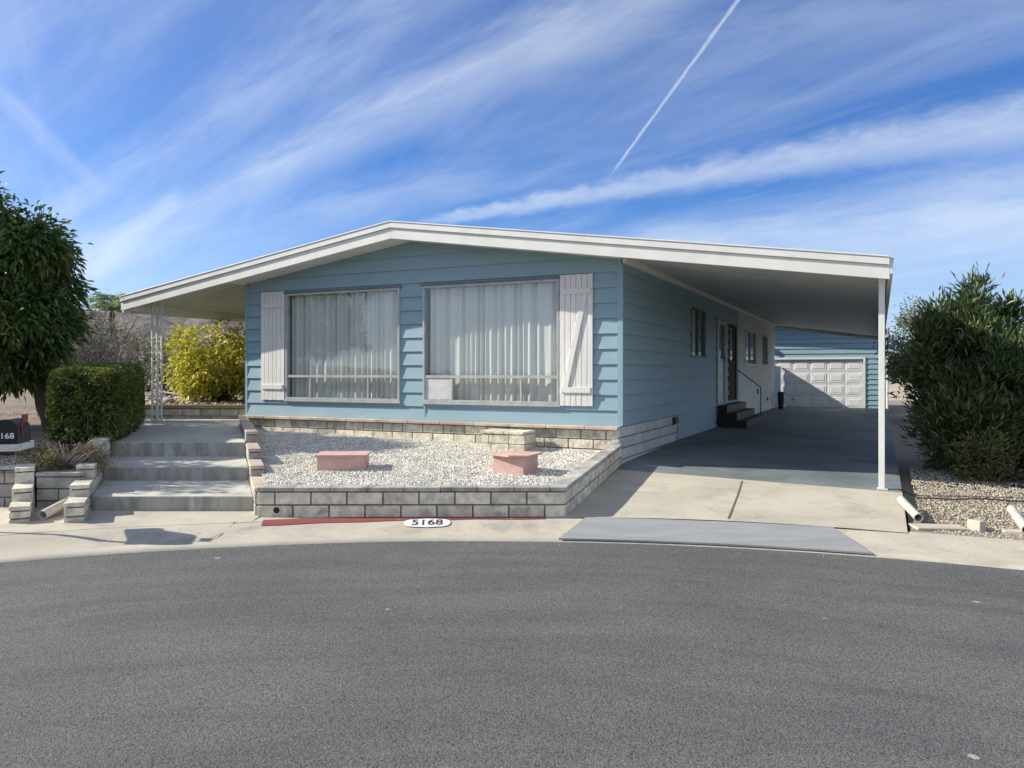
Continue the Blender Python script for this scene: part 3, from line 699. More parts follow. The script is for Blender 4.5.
for p in o.data.polygons: p.material_index = 1 if p.normal.y < -.7 else 0

# ------------------------------------------------------------------ ground, road, kerb
C0 = Vector((-.3,-2.45)); RR0 = 10.0
def ringpt(a, r): return (C0.x+r*math.cos(a), C0.y+r*math.sin(a))
mb = MB(); n = 256
vs = [(0,0,0)]+[(RR0*1.002*math.cos(2*math.pi*k/n), RR0*1.002*math.sin(2*math.pi*k/n), 0) for k in range(n)]
mb.add(vs, [(0,1+k,1+(k+1)%n) for k in range(n)])
rd = mb.build('road', MAT['asphalt']); rd.location = (C0.x,C0.y,0); tag(rd, kind='structure')
prof = [(0,-.02),(.0,.006),(.30,-.004),(.55,-.004),(.66,.004),(.78,.035),(.88,.052),(1.05,.055)]
mb = MB(); n = 240; a0, a1 = R(-20), R(200)
vs = []
for k in range(n+1):
    a = a0+(a1-a0)*k/n
    for (o,z) in prof: x,y = ringpt(a, RR0+o-.0); vs.append((x,y,z))
m_ = len(prof); fs = [(k*m_+j, k*m_+j+1, (k+1)*m_+j+1, (k+1)*m_+j) for k in range(n) for j in range(m_-1)]
fs = [tuple(reversed(f)) for f in fs]
mb.add(vs, fs); kb = mb.build('gutter_and_kerb', MAT['concrete'], smooth=True); tag(kb, kind='structure'); kb.name = 'kerb'
mb = MB(); mb.add([(-1500,-1500,0),(1500,-1500,0),(1500,1500,0),(-1500,1500,0)], [(0,1,2,3)])
gr = mb.build('ground', MAT['far']); gr.location = (0,0,-.05); tag(gr, kind='structure')

# sealed cracks / expansion joints in kerb and driveway as thin dark grooves
def groove(pts, wd, name='groove'):
    mb = MB()
    for a,b in zip(pts, pts[1:]):
        a = Vector(a); b = Vector(b); d = (b-a); s = Vector((-d.y,d.x,0)).normalized()*wd/2
        mb.quad(a-s, b-s, b+s, a+s)
    return mb
# driveway sheets
def dgrid(ta_fn, tb_fn, r0, r1, nr, nt_, dz=0):
    V = []; 
    for j in range(nt_+1):
        for i in range(nr+1):
            r_ = r0(j/nt_) if callable(r0) else r0
            rr_ = r_+(r1-r_)*i/nr; ta = ta_fn(rr_); tb = tb_fn(rr_); t_ = ta+(tb-ta)*j/nt_
            x,y = HW(rr_,t_); V.append((x,y,zdrive(rr_,t_)+dz))
    Fc = [(j*(nr+1)+i, j*(nr+1)+i+1, (j+1)*(nr+1)+i+1, (j+1)*(nr+1)+i) for j in range(nt_) for i in range(nr)]
    return V, Fc
def t_kerb(r_):    # t at which the kerb ring ends
    lo, hi = -6, 1
    for _ in range(40):
        m = (lo+hi)/2; x,y = HW(r_,m)
        if (Vector((x,y))-C0).length < RR0+.95: lo = m
        else: hi = m
    return lo
V, Fc = dgrid(t_kerb, lambda r_: -.42+.0*r_, -.6, 3.70, 14, 16)
o = np_mesh('driveway', V, Fc, MAT['concrete'], smooth=True); tag(o, kind='structure')
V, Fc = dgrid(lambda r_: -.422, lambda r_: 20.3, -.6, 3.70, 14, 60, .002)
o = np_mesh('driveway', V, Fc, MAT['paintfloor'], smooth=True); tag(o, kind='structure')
mb = MB()   # slab edge at the right
for j in range(40):
    ta = t_kerb(3.7); t_a = ta+(20.3-ta)*j/40; t_b = ta+(20.3-ta)*(j+1)/40
    (xa,ya),(xb,yb) = HW(3.70,t_a), HW(3.70,t_b); mb.quad((xa,ya,-.05),(xb,yb,-.05),(xb,yb,zdrive(3.7,t_b)),(xa,ya,zdrive(3.7,t_a)))
o = mb.build('driveway', MAT['concrete']); tag(o, kind='structure')
def dp(px, py):
    """driveway point seen at that spot"""
    Y = 9.
    for _ in range(60):
        x = (px-512)/F_PX*Y; v = Vector((x-BX, Y-BY)); z = zdrive(v.dot(FX), v.dot(DX)); Y = .5*Y+.5*(CAMZ-z)*F_PX/(py-HOR)
    return ((px-512)/F_PX*Y, Y, z+.006)
mb = groove([dp(742,481),dp(738,494),dp(733,507),dp(728,519)], .016)
o = mb.build('driveway_joint', MAT['mortar']); tag(o, kind='structure')
# sidewalk slab between kerb and stairs
mb = MB(); P = []
poly = [(-5.15,7.62),(-4.3,7.92),(-3.5,8.14),(-2.77,8.28),(-2.77,8.5),(step_edge(8.775),8.775),(left_edge(8.775),8.775),(left_edge(8.3),8.3),(-5.0,8.3),(-5.05,8.6),(-5.4,8.6)]
poly = [(-9,4.2),(-7.5,5.8),(-6.2,7.0),(-5.15,7.50),(-4.3,7.86),(-3.5,8.08),(-2.77,8.22),(-2.77,8.51),(step_edge(8.775),8.775),(left_edge(8.775),8.775),(-5.0,8.95),(-6.2,9.0),(-10,9.0)]
mb.prism(poly, -.04, lambda x,y: .057+max(0,(y-8.2))*.04)
o = mb.build('sidewalk', MAT['concrete']); tag(o, kind='structure')
mb = groove([(-2.98,7.62,.004),(-2.94,7.95,.003),(-2.93,8.2,.0605)], .014); 
mb.v = [(a,b_,c_+ .006) for a,b_,c_ in mb.v]; o = mb.build('kerb_joint', MAT['mortar']); tag(o, kind='structure')
# filler strip at the foot of the planter wall
mb = MB(); poly = [(-2.77,8.22)]+[(x, C0.y+math.sqrt((RR0+.96)**2-(x-C0.x)**2)) for x in (-2.0,-1.2,-.4,.3,.75)]+[(.62,8.7),(-2.77,8.7)]
mb.prism(poly, -.04, .0575); o = mb.build('sidewalk', MAT['concrete']); tag(o, kind='structure')

# red kerb paint and house number: follow the kerb profile
def kerb_z(o):
    return lerp_list(o, prof[1:])
def ring_patch(name, px0, px1, o0f, o1f, mat, dz, n=40, m=6):
    xs = [x for x in (px0,px1)]; V = []
    for i in range(n+1):
        x = px0+(px1-px0)*i/n; u = i/n; a = math.acos((x-C0.x)/(RR0+.8)); o0 = o0f(u); o1 = o1f(u)
        for j in range(m+1):
            o_ = o0+(o1-o0)*j/m; X,Y = ringpt(a, RR0+o_); V.append((X,Y,kerb_z(o_)+dz))
    Fc = [(i*(m+1)+j, (i+1)*(m+1)+j, (i+1)*(m+1)+j+1, i*(m+1)+j+1) for i in range(n) for j in range(m)]
    o = np_mesh(name, V, Fc, mat); return o
o = ring_patch('red_kerb_paint', -2.62, .36, lambda u: .80+.07*u-.008*math.sin(u*23), lambda u: 1.04, MAT['redpaint'], .006)
tag(o, kind='structure')
o = ring_patch('red_kerb_paint', -7.2, -5.05, lambda u: .70+.04*math.sin(u*19), lambda u: 1.03, MAT['redpaint'], .008)
tag(o, kind='structure')
# number plaque: painted oval with digits
def text_mesh(txt, size):
    cu = bpy.data.curves.new('digits','FONT'); cu.body = txt; cu.size = size; cu.align_x = 'CENTER'; cu.align_y = 'CENTER'; cu.resolution_u = 3; cu.offset = size*.012
    ob = bpy.data.objects.new('digits', cu); COL.objects.link(ob); dg = bpy.context.evaluated_depsgraph_get()
    me = bpy.data.meshes.new_from_object(ob.evaluated_get(dg)); vs = [tuple(v.co) for v in me.vertices]; fs = [tuple(p.vertices) for p in me.polygons]
    bpy.data.objects.remove(ob); bpy.data.curves.remove(cu); bpy.data.meshes.remove(me); return vs, fs
cxn = -.91; an = math.acos((cxn-C0.x)/(RR0+.8))
def kerbmap(x, y, dz, mid=.76):    # x along kerb, y across
    a = an-x/(RR0+.8); X,Y = ringpt(a, RR0+mid+y); return (X,Y,kerb_z(mid+y)+dz)
num = empty('painted_house_number', kerbmap(0,0,0)); tag(num, 'white painted oval with black house number 5168 on the red kerb', 'house number')
mb = MB(); nn_ = 48; ring_ = []
rows = 9
for j in range(rows+1):
    v_ = -1+2*j/rows; wx = .245*(1-abs(v_)**3.0)**(1/2.2)+.004
    for i in range(25): ring_.append(kerbmap(-wx+2*wx*i/24, v_*.115, .010))
mb.add(ring_, [(j*25+i, j*25+i+1, (j+1)*25+i+1, (j+1)*25+i) for j in range(rows) for i in range(24)])
shift(mb, num.location).build('oval', MAT['whitepaint'], num)
vs, fs = text_mesh('5168', .20)
mb = MB(); mb.add([kerbmap(x*.85, y*.95, .0135) for x,y,z in vs], fs); shift(mb, num.location).build('digits', MAT['numblack'], num)

# driveway ramp plate
rp = MB(); pts_top = []
nq = 24
for i in range(nq+1):
    u = i/nq
    x0_ = .455+(3.22-.455)*u
    a = math.acos((x0_-C0.x)/(RR0+.02))
    fx, fy = ringpt(a, RR0+.015)
    x1_ = .80+(3.27-.80)*u; b_ = math.acos((x1_-C0.x)/(RR0+.95)); bx_, by_ = ringpt(b_, RR0+.90)
    pts_top.append((fx,fy,.034,bx_,by_,.078))
V = []; 
for p in pts_top: V += [(p[0],p[1],p[2]),(p[3],p[4],p[5]),(p[0],p[1],p[2]-.016),(p[3],p[4],p[5]-.05)]
Fc = []
for i in range(nq):
    b0 = i*4; b1 = (i+1)*4
    Fc += [(b0,b1,b1+1,b0+1),(b0+2,b0+3,b1+3,b1+2),(b0,b0+2,b1+2,b1),(b0+1,b1+1,b1+3,b0+3)]
Fc += [(0,1,3,2),(nq*4,nq*4+2,nq*4+3,nq*4+1)]
rp.add(V, Fc); o = rp.build('driveway_ramp', MAT['ramp'], origin=(2,7.4,0)); tag(o, 'long grey-lilac ramp plate bridging the gutter at the driveway', 'ramp')

# ------------------------------------------------------------------ beds and gravel
# white gravel bed
bedpoly = [(PA.x+.08,8.62),(PB.x-.02,8.62),(1.5,11.15)]+[HW(0,-.05)]+[HW(-7.2,-.05)]+[(step_edge(14.2)+.1,14.2)]
mb = MB(); mb.prism(bedpoly, 0, lambda x,y: zbed(x,y)-.012); o = mb.build('gravel_bed', MAT['bed']); tag(o, kind='structure')
def in_poly(P, poly):
    x, y = P[:,0], P[:,1]; inside = np.zeros(len(P), bool); n = len(poly); j = n-1
    for i in range(n):
        xi, yi = poly[i]; xj, yj = poly[j]
        c_ = ((yi > y) != (yj > y)) & (x < (xj-xi)*(y-yi)/((yj-yi) or 1e-9)+xi); inside ^= c_; j = i
    return inside
ICO_V = None
def ico():
    t = (1+5**.5)/2; v = np.array([(-1,t,0),(1,t,0),(-1,-t,0),(1,-t,0),(0,-1,t),(0,1,t),(0,-1,-t),(0,1,-t),(t,0,-1),(t,0,1),(-t,0,-1),(-t,0,1)],float); v /= np.linalg.norm(v[0])
    f = np.array([(0,11,5),(0,5,1),(0,1,7),(0,7,10),(0,10,11),(1,5,9),(5,11,4),(11,10,2),(10,7,6),(7,1,8),(3,9,4),(3,4,2),(3,2,6),(3,6,8),(3,8,9),(4,9,5),(2,4,11),(6,2,10),(8,6,7),(9,8,1)])
    return v, f
def stones(name, poly, zf, num, smin, smax, mat, label, flat=.65, keep=None):
    P = np.array(poly); lo = P.min(0); hi = P.max(0)
    pts = RNG.uniform(lo, hi, (num*4,2)); pts = pts[in_poly(pts, poly)]
    if keep is not None: pts = pts[keep(pts)]
    pts = pts[:num]; n = len(pts); bv, bf = ico()
    s = RNG.uniform(smin, smax, n)
    sc = s[:,None]*RNG.uniform(.65,1.25,(n,3)); sc[:,2] *= flat
    ang = RNG.uniform(0,6.28,n); ca, sa = np.cos(ang), np.sin(ang)
    v = bv[None]*sc[:,None,:]*RNG.uniform(.8,1.15,(n,12,1))
    tl = RNG.uniform(-.5,.5,n)[:,None]
    x = v[...,0]*ca[:,None]-v[...,1]*sa[:,None]; y = v[...,0]*sa[:,None]+v[...,1]*ca[:,None]; z = v[...,2]+x*tl
    zc = np.array([zf(a,b) for a,b in pts])+s*RNG.uniform(-.3,.5,n)
    V = np.stack([x+pts[:,0:1], y+pts[:,1:2], z+zc[:,None]], -1)
    Fc = bf[None]+(np.arange(n)*12)[:,None,None]
    o = np_mesh(name, V.reshape(-1,3), Fc.reshape(-1,3), mat); tag(o, label, 'gravel', kind='stuff'); return o
stones('white_gravel', bedpoly, zbed, 62000, .006, .0125, MAT['stone'], 'white stone chips filling the planter before the house')

# right gravel strip
def zright(x, y): return .045+max(0,min(1,(y-7.6)/5))*.16
rpoly = [HW(3.73,-2.3), (4.2,7.62),(5.2,7.0),(6.6,5.95),(8.2,4.2),(30,4.2),(30,60),HW(3.73,45)]
mb = MB(); mb.prism(rpoly, -.04, lambda x,y: zright(x,y)); o = mb.build('gravel_strip', MAT['tanbed']); tag(o, kind='structure')
spoly = [HW(3.85,-2.1), (4.3,7.70),(5.2,7.12),(6.6,6.1),(9.5,7.0),(9.5,11),HW(3.85,2.5)]
stones('tan_gravel', spoly, zright, 24000, .008, .017, MAT['tanstone'], 'tan gravel beside the driveway, under the big oleander')
# raised left bed
def zleft(x, y): return lerp_list(y, [(9.0,.47),(11,.60),(14,.72),(15.8,.74),(16.3,.93),(20,1.0),(60,1.15),(200,1.3)])
def leftbound(y):
    if y < 9.15: return -5.05
    if y < 15.95: return left_edge(y)-.10
    return -4.98+(y-14.57)*.4748+.5
V = []; ys = list(np.linspace(9.05,15.93,30))+list(np.linspace(15.96,40,30))+[60,100,200]; nx = 24
for y in ys:
    rb = leftbound(y)
    for i in range(nx+1):
        u = i/nx; x = rb-(60*u**2.2); V.append((x,y,zleft(x,y)+(.05*(mn.noise(Vector((x,y,0)))) if 0<i else 0)))
Fc = [(j*(nx+1)+i+1, j*(nx+1)+i, (j+1)*(nx+1)+i, (j+1)*(nx+1)+i+1) for j in range(len(ys)-1) for i in range(nx)]
o = np_mesh('raised_yard', V, Fc, MAT['soil'], smooth=True); tag(o, kind='structure')
stones('yard_gravel', [(-8.5,9.25),(-5.75,9.2),(-5.3,9.2),(-6.2,10.8),(-9.0,10.8)], lambda x,y: zleft(x,y)+.01, 6000, .010,.02, MAT['tanstone'], 'tan gravel on the raised bed left of the hedge')
stones('yard_gravel', [(-7.6,16.2),(-4.3,16.1),(-2.5,20),(-10,20)], lambda x,y: zleft(x,y)+.02, 3000, .02,.06, MAT['tanstone'], 'coarse stones on the terrace under the yellow bush')

gp = [ringpt(R(150-j*2.2),RR0+.02) for j in range(56)]+[ringpt(R(150-j*2.2),RR0-.22) for j in range(55,-1,-1)]
stones('kerb_grit', gp, lambda x,y: .004, 900, .003, .008, MAT['tanstone'], 'loose grit lying along the edge of the asphalt')
gp = [ringpt(R(150-j*2.2),RR0+.95) for j in range(56)]+[ringpt(R(150-j*2.2),RR0+.35) for j in range(55,-1,-1)]
stones('kerb_grit', gp, lambda x,y: kerb_z(math.hypot(x-C0.x,y-C0.y)-RR0)+.004, 420, .003, .008, MAT['tanstone'], 'loose grit and crumbs scattered on the concrete kerb')

# ------------------------------------------------------------------ pink hatches
def hatch(px, py, Y, rz, wdt, dep, hgt, poly, label):
    x = (px-512)/F_PX*Y; z = zbed(x,Y)-.01
    h = empty('crawlspace_hatch', (x,Y,z), rz); tag(h, label, 'hatch', 'pink hatch boxes in the planter')
    mb = MB(); t = .018
    mb.box(-wdt/2,wdt/2,0,t,0,hgt); mb.box(-wdt/2,wdt/2,dep-t,dep,0,hgt); mb.box(-wdt/2,-wdt/2+t,t,dep-t,0,hgt); mb.box(wdt/2-t,wdt/2,t,dep-t,0,hgt)
    mb.build('box', MAT['pink'], h, bevel=.004)
    mb = MB(); mb.prism(poly, hgt+.002, hgt+.027); mb.build('lid', MAT['pink'], h, bevel=.005)
hatch(341,468,9.75,R(4),.60,.42,.185,[(-.33,-.03),(.33,-.03),(.33,.45),(-.33,.45)],'pink wooden hatch box with a flat rectangular lid on white gravel, the left one')
hatch(508,472,9.50,R(-28),.42,.40,.225,[(-.26,-.02),(.05,-.09),(.28,.02),(.26,.44),(-.26,.44)],'pink wooden hatch box with a five-sided lid on white gravel, near the block pier')

# ------------------------------------------------------------------ pipes, hose, edging at the right
def pipe(a, b, ro, lab, grp):
    a = Vector(a); b = Vector(b); mb = MB(); ringpipe(mb, a, b, ro, ro*.86, 24)
    o = mb.build('drain_pipe', MAT['pvc'], origin=tuple((a+b)/2), smooth=False); tag(o, lab, 'pipe', grp)
    for p in o.data.polygons: p.use_smooth = True
    m = o.modifiers.new('e','EDGE_SPLIT'); m.split_angle = R(40)
    return o
pipe((4.25,8.10,.125),(4.42,8.80,.20),.044,'short white drain pipe end beside the driveway on tan gravel','white plastic drain pipes')
pipe((5.05,7.60,.10),(5.32,8.25,.19),.046,'short white drain pipe end at the right edge on tan gravel','white plastic drain pipes')
pipe((-5.03,8.30,.115),(-4.98,8.90,.22),.052,'white drain pipe sticking out of the raised bed under the dry shrub','white plastic drain pipes')
mb = MB(); pts = [(4.72,9.45,.22)]
for k in range(1,26):
    u = k/25; x = 4.75+3.4*u; pts.append((x, 9.30-.25*u+.05*math.sin(u*11), zright(x,9.3)+.03+.008*math.sin(u*30)))
mb.tube(pts, .009, 7); o = mb.build('garden_hose', MAT['hose'], origin=(5,9.3,.2), smooth=True); tag(o, 'thin dark hose lying across the tan gravel before the oleander', 'hose')
# edging blocks
rg = random.Random(3)
def edging(x, y, l, d_, h, rz, lab, m='concrete'):
    mb = MB(); mb.box(-l/2,l/2,-d_/2,d_/2,0,h); o = mb.build('edging_block', MAT[m], bevel=.01); o.location = (x,y,zright(x,y)-.01); o.rotation_euler = (rg.uniform(-.03,.03),rg.uniform(-.03,.03),rz)
    tag(o, lab, 'edging block', 'concrete edging by the gravel strip')
edging(4.36,7.93,.50,.26,.03,R(-6),'long pale concrete edging block beside the driveway pipe')
edging(4.70,7.84,.09,.15,.11,R(20),'broken upright piece of concrete at the end of the edging block')
edging(5.16,7.64,.55,.12,.045,R(-24),'thin sunken concrete edging strip behind the right kerb')

# ------------------------------------------------------------------ mailbox
mbx = empty('mailbox', (-5.02,7.72,-.05), R(14)); mbx.scale = (.86,.86,.93); tag(mbx, 'black arched mailbox with house number 5168 on a white post at the left edge', 'mailbox')
mb = MB(); mb.box(-.16,-.115,-.02,.025,0,.98); mb.build('post', MAT['white'], mbx, bevel=.004)
mb = MB(); mb.box(-.17,.14,-.10,.42,.985,1.06); mb.build('platform', MAT['blockwhite'], mbx, bevel=.006)
def arch(x0, x1, z0, zs, n=14):
    cx_ = (x0+x1)/2; r_ = (x1-x0)/2
    return [(x0,z0),(x1,z0)]+[(cx_+r_*math.cos(math.pi*k/n), zs+r_*.9*math.sin(math.pi*k/n)) for k in range(n+1)]
def extr(mb, prof_, y0, y1):
    n = len(prof_); mb.add([(x,y0,z) for x,z in prof_]+[(x,y1,z) for x,z in prof_], [tuple(range(n)), tuple(reversed(range(n,2*n)))]+[(i,n+i,n+(i+1)%n,(i+1)%n) for i in range(n)])
mb = MB(); extr(mb, arch(-.14,.12,1.062,1.20), -.06, .36); bd = mb.build('body', MAT['black'], mbx, bevel=.004)
mb = MB(); extr(mb, arch(-.148,.128,1.066,1.20), -.078, -.061); dr = mb.build('door', MAT['black'], mbx, bevel=.003)
mb = MB(); mb.box(-.125,.108,-.0815,-.0785,1.105,1.185); pl_ = mb.build('number_plate', MAT['black'], dr)
vs, fs = text_mesh('5168', .085); mb = MB()
for dx in (0,): mb.add([(x*1.18-.008,-.083,y+1.146) for x,y,z in vs], fs)
mb.build('digits', MAT['whitepaint'], dr)
mb = MB(); mb.box(.122,.130,.05,.07,1.12,1.37); mb.box(.122,.130,.05,.24,1.29,1.37); mb.build('flag', MAT['red'], mbx, bevel=.002)
# weathered timber ledge
mb = MB(); mb.box(-.55,.55,-.09,.09,0,.12); o = mb.build('timber_ledge', MAT['darkwood'], bevel=.01); o.location = (-6.35,10.2,zleft(-6.3,10.2)+.02); o.rotation_euler = (0,0,R(3)); tag(o,'dark reddish timber ledge behind the mailbox beside the hedge','timber')
mb = MB(); mb.box(-.28,.28,-.07,.07,0,.3); mb.box(-.30,.30,-.09,.09,.302,.33); o = mb.build('utility_box', MAT['red'], bevel=.01); o.location = (-6.75,10.75,zleft(-6.7,10.7)+.55); 
bpy.data.objects.remove(o)

# ------------------------------------------------------------------ foliage tools
def leaves(C, Dr, ln, wd, droop=.0, fold=.25, jitter=1.0):
    """C centres (n,3); Dr outward directions (n,3). Two-triangle folded leaves"""
    n = len(C); d = Dr+RNG.normal(0,.55*jitter,(n,3)); d[:,2] -= droop; d /= np.linalg.norm(d,axis=1)[:,None]+1e-9
    up = RNG.normal(0,1,(n,3)); up[:,2] += 1.2; s = np.cross(d, up); s /= np.linalg.norm(s,axis=1)[:,None]+1e-9; nrm = np.cross(s,d)
    l = ln*RNG.uniform(.65,1.2,n)[:,None]; w_ = wd*RNG.uniform(.7,1.15,n)[:,None]
    base = C; tip = C+d*l; tip[:,2] -= (l[:,0]*.12)
    a = C+d*l*.45+s*w_*.5+nrm*w_*fold; b = C+d*l*.45-s*w_*.5+nrm*w_*fold
    V = np.stack([base,a,tip,b],1).reshape(-1,3); k = (np.arange(n)*4)[:,None]
    Fc = np.concatenate([k+np.array([[0,1,2]]), k+np.array([[0,2,3]])],1).reshape(-1,3)
    return V, Fc
def limb(mb, p0, p1, r0, r1, wob=.06, n=6, seed=0):
    rg = random.Random(seed); p0 = Vector(p0); p1 = Vector(p1); L_ = (p1-p0).length; pts = []
    for k in range(n+1):
        u = k/n; q = p0.lerp(p1,u)
        if 0<k<n: q += Vector((rg.uniform(-1,1),rg.uniform(-1,1),rg.uniform(-.4,.4)))*wob*L_
        pts.append(q)
    mb.tube(pts, [r0+(r1-r0)*k/n for k in range(n+1)], 8); return pts
def shell_points(n, c, rad, inner=.55, lump=.25, seed=1, gap_=-.06):
    """points in the outer shell of a lumpy ellipsoid, with gaps"""
    u = RNG.normal(0,1,(n*3,3)); u /= np.linalg.norm(u,axis=1)[:,None]
    ns = np.array([mn.noise(Vector(tuple(q*2.2+seed*7.3))) for q in u])
    k = RNG.uniform(inner**3,1,len(u))**(1/3)*(1+lump*ns*1.6)
    P = np.array(c)+u*k[:,None]*np.array(rad)
    g = np.array([mn.noise(Vector(tuple(p*1.9+seed*3.1))) for p in P]); keep = g > gap_
    P, u = P[keep], u[keep]
    return P[:n], u[:n]
def clumps(P, U, per, spread):
    n = len(P); i = np.repeat(np.arange(n), per); off = RNG.normal(0,1,(n*per,3))*spread
    d = off/(np.linalg.norm(off,axis=1)[:,None]+1e-9)*.8+U[i]*.7
    return P[i]+off, d

# --- big left tree: long drooping dark leaves
def big_tree(name, base, lobes, leaf, label, mat, per, cl, ln, wd, trunk_r=.13, group=None, seed=1, droop=.45, spread=.13, bark='bark'):
    t = empty(name, base); tag(t, label, 'tree', group)
    mb = MB(); b = Vector(base); fork = Vector((b.x,b.y,b.z+.9))+Vector((lobes[0][0][0]-b.x, lobes[0][0][1]-b.y,0))*.25
    limb(mb, b-Vector((0,0,.1)), fork, trunk_r*1.15, trunk_r*.8, .03, 5, seed)
    AP, AU = [], []
    for i,(c_,rad,n) in enumerate(lobes):
        pts = limb(mb, fork, c_, trunk_r*.6, trunk_r*.22, .07, 6, seed+i)
        for j in range(9):
            rg = random.Random(seed*31+i*9+j); q = Vector(c_)+Vector((rg.gauss(0,.45)*rad[0], rg.gauss(0,.45)*rad[1], rg.gauss(0,.45)*rad[2]))
            limb(mb, pts[rg.randint(3,6)], q, trunk_r*.2, .008, .08, 4, seed+j)
        P, U = shell_points(n, c_, rad, .45, .28, seed+i); AP.append(P); AU.append(U)
    shift(mb, base).build('trunk', MAT[bark], t, smooth=True)
    P = np.concatenate(AP); U = np.concatenate(AU); C_, D_ = clumps(P, U, per, spread)
    V, Fc = leaves(C_, D_, ln, wd, droop); V = V-np.array(base)
    np_mesh('crown', V, Fc, mat, t); return t
big_tree('broadleaf_tree', (-7.60,12.9,.6),
  [((-8.9,13.1,2.8),(1.3,1.35,1.15),360),((-7.92,12.9,3.66),(.50,.7,.52),140),((-9.15,12.8,4.3),(.58,.6,.52),130),((-8.35,12.9,3.55),(.5,.6,.4),80),((-8.02,12.8,2.35),(.62,.8,.62),160),((-8.25,12.7,1.75),(.5,.7,.35),70),((-10.3,13.0,2.9),(1.2,1.4,1.4),200),((-9.9,10.5,3.1),(1.1,.9,1.0),120)],  # last lobe is unseen, added left of the frame to shade the steps
  None, 'dense dark green broadleaf tree with drooping leaves at the left edge, behind the mailbox', MAT['leaf_dark'], 32, None, .165, .055, seed=3, droop=.7, spread=.11)

# --- clipped hedge
def hedge():
    base = (-6.4,12.0,.6); t = empty('clipped_hedge', base); tag(t, 'clipped box-shaped green hedge beside the stairs', 'hedge')
    n = 46000
    # sheared box: u across, v along, w up
    def pos(u, v, w):
        yy = 10.75+v*2.8; x0_ = -6.50-.36*v*2.8*.95; wdt = 1.0+.06*v
        return np.stack([x0_+u*wdt, yy, .62+.12*v+w*(1.06+.0*v)], -1)
    q = RNG.uniform(-1,1,(n,3)); ax = RNG.choice(3, n, p=[.38,.22,.40]); sg_ = np.where(RNG.random(n) < .5, -1, 1)
    for k in range(3):
        m = ax == k; q[m,k] = sg_[m]
    # round the box corners (superellipsoid)
    p_ = 7; nr = (np.abs(q)**p_).sum(1)**(1/p_); q /= nr[:,None]
    U = q/np.linalg.norm(q,axis=1)[:,None]
    ns = np.array([mn.noise(Vector((a*3.3,b_*6,c_*3.3))) for a,b_,c_ in q]); q *= (1+.07*ns-np.abs(RNG.normal(0,.05,n)))[:,None]
    low = q[:,2] < -.3; thin = RNG.random(n) < np.clip((-.3-q[:,2])*1.0,0,.75); q = q[~(low & thin)]; U = U[:len(q)] if False else (q/np.linalg.norm(q,axis=1)[:,None])
    P = pos((q[:,0]+1)/2, (q[:,1]+1)/2, (q[:,2]+1)/2)
    V, Fc = leaves(P, U, .05, .028, 0, .2, .9); np_mesh('foliage', V-np.array(base), Fc, MAT['leaf_hedge'], t)
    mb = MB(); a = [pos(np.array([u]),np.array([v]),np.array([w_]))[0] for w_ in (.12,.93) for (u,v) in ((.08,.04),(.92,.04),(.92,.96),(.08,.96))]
    mb.hexa([tuple(x) for x in a]); shift(mb, base).build('shade_core', MAT['core'], t, bevel=.12)  # solid near-black block: shade between the leaves is put into its colour
    mb = MB()
    rg = random.Random(5)
    for k in range(26):
        v = rg.random(); u = rg.uniform(.1,.95); p0 = pos(np.array([u]),np.array([v]),np.array([-.05]))[0]; p1 = pos(np.array([u+rg.uniform(-.15,.15)]),np.array([v+rg.uniform(-.1,.1)]),np.array([.45]))[0]
        limb(mb, p0, p1, .018, .006, .06, 4, k)
    shift(mb, base).build('stems', MAT['bark'], t)
hedge()

def bush(name, base, lobes, mat, label, cat, per, ln, wd, spread, droop=0, seed=1, stems=8, core=False, stem_mat='bark', jitter=1., inner=.4, group=None, updir=0):
    t = empty(name, base); tag(t, label, cat, group); AP, AU = [], []; b = Vector(base); mb = MB(); rg = random.Random(seed)
    for i,(c_,rad,n) in enumerate(lobes):
        P, U = shell_points(n, c_, rad, inner, .3, seed+i); AP.append(P); AU.append(U)
        for k in range(stems):
            q = Vector(c_)+Vector((rg.uniform(-.7,.7)*rad[0], rg.uniform(-.7,.7)*rad[1], rg.uniform(-.2,.85)*rad[2]))
            limb(mb, b+Vector((rg.uniform(-.12,.12),rg.uniform(-.12,.12),-.03)), q, .022 if ln>.04 else .008, .005, .05, 5, seed*7+k+i*50)
    P = np.concatenate(AP); U = np.concatenate(AU); U = U.copy(); U[:,2] += updir; ok = P[:,2] > base[2]; P, U = P[ok], U[ok]
    shift(mb, base).build('stems', MAT[stem_mat], t)
    C_, D_ = clumps(P, U, per, spread)
    if updir: D_[:,2] += updir*.8
    V, Fc = leaves(C_, D_, ln, wd, droop, jitter=jitter); np_mesh('foliage', V-np.array(base), Fc, mat, t)
    return t
# --- oleander at right
spk = []
rg = random.Random(17)
for (x_,z_,h_) in ((6.35,2.05,.34),(6.62,2.30,.36),(6.85,2.62,.42),(7.05,2.72,.42),(7.28,2.55,.36),(7.52,2.35,.34),(7.75,2.42,.34),(7.95,2.2,.3),(8.25,2.15,.34),(8.6,1.95,.3),(6.2,1.65,.3),(7.0,2.4,.4)):
    spk.append(((x_,12.0+rg.uniform(-.4,.3),z_),(.13,.16,h_),20))
bush('oleander_bush', (7.1,12.1,.2),
  [((7.1,11.9,1.5),(.75,1.0,.95),430),((8.0,12.0,1.45),(.85,1.1,.85),330),((6.65,11.5,.85),(.50,.7,.65),230),((8.1,11.3,.85),(.85,.8,.7),250),((6.98,12.0,2.25),(.36,.45,.42),110),((7.5,11.1,.65),(.6,.5,.55),180),((9.2,12.2,1.6),(.7,.9,1.0),150)]+spk,
  MAT['leaf_oleander'], 'large dense oleander bush with narrow upright leaves, right of the carport', 'bush', 24, .18, .034, .095, seed=21, stems=4, updir=.8, inner=.3)
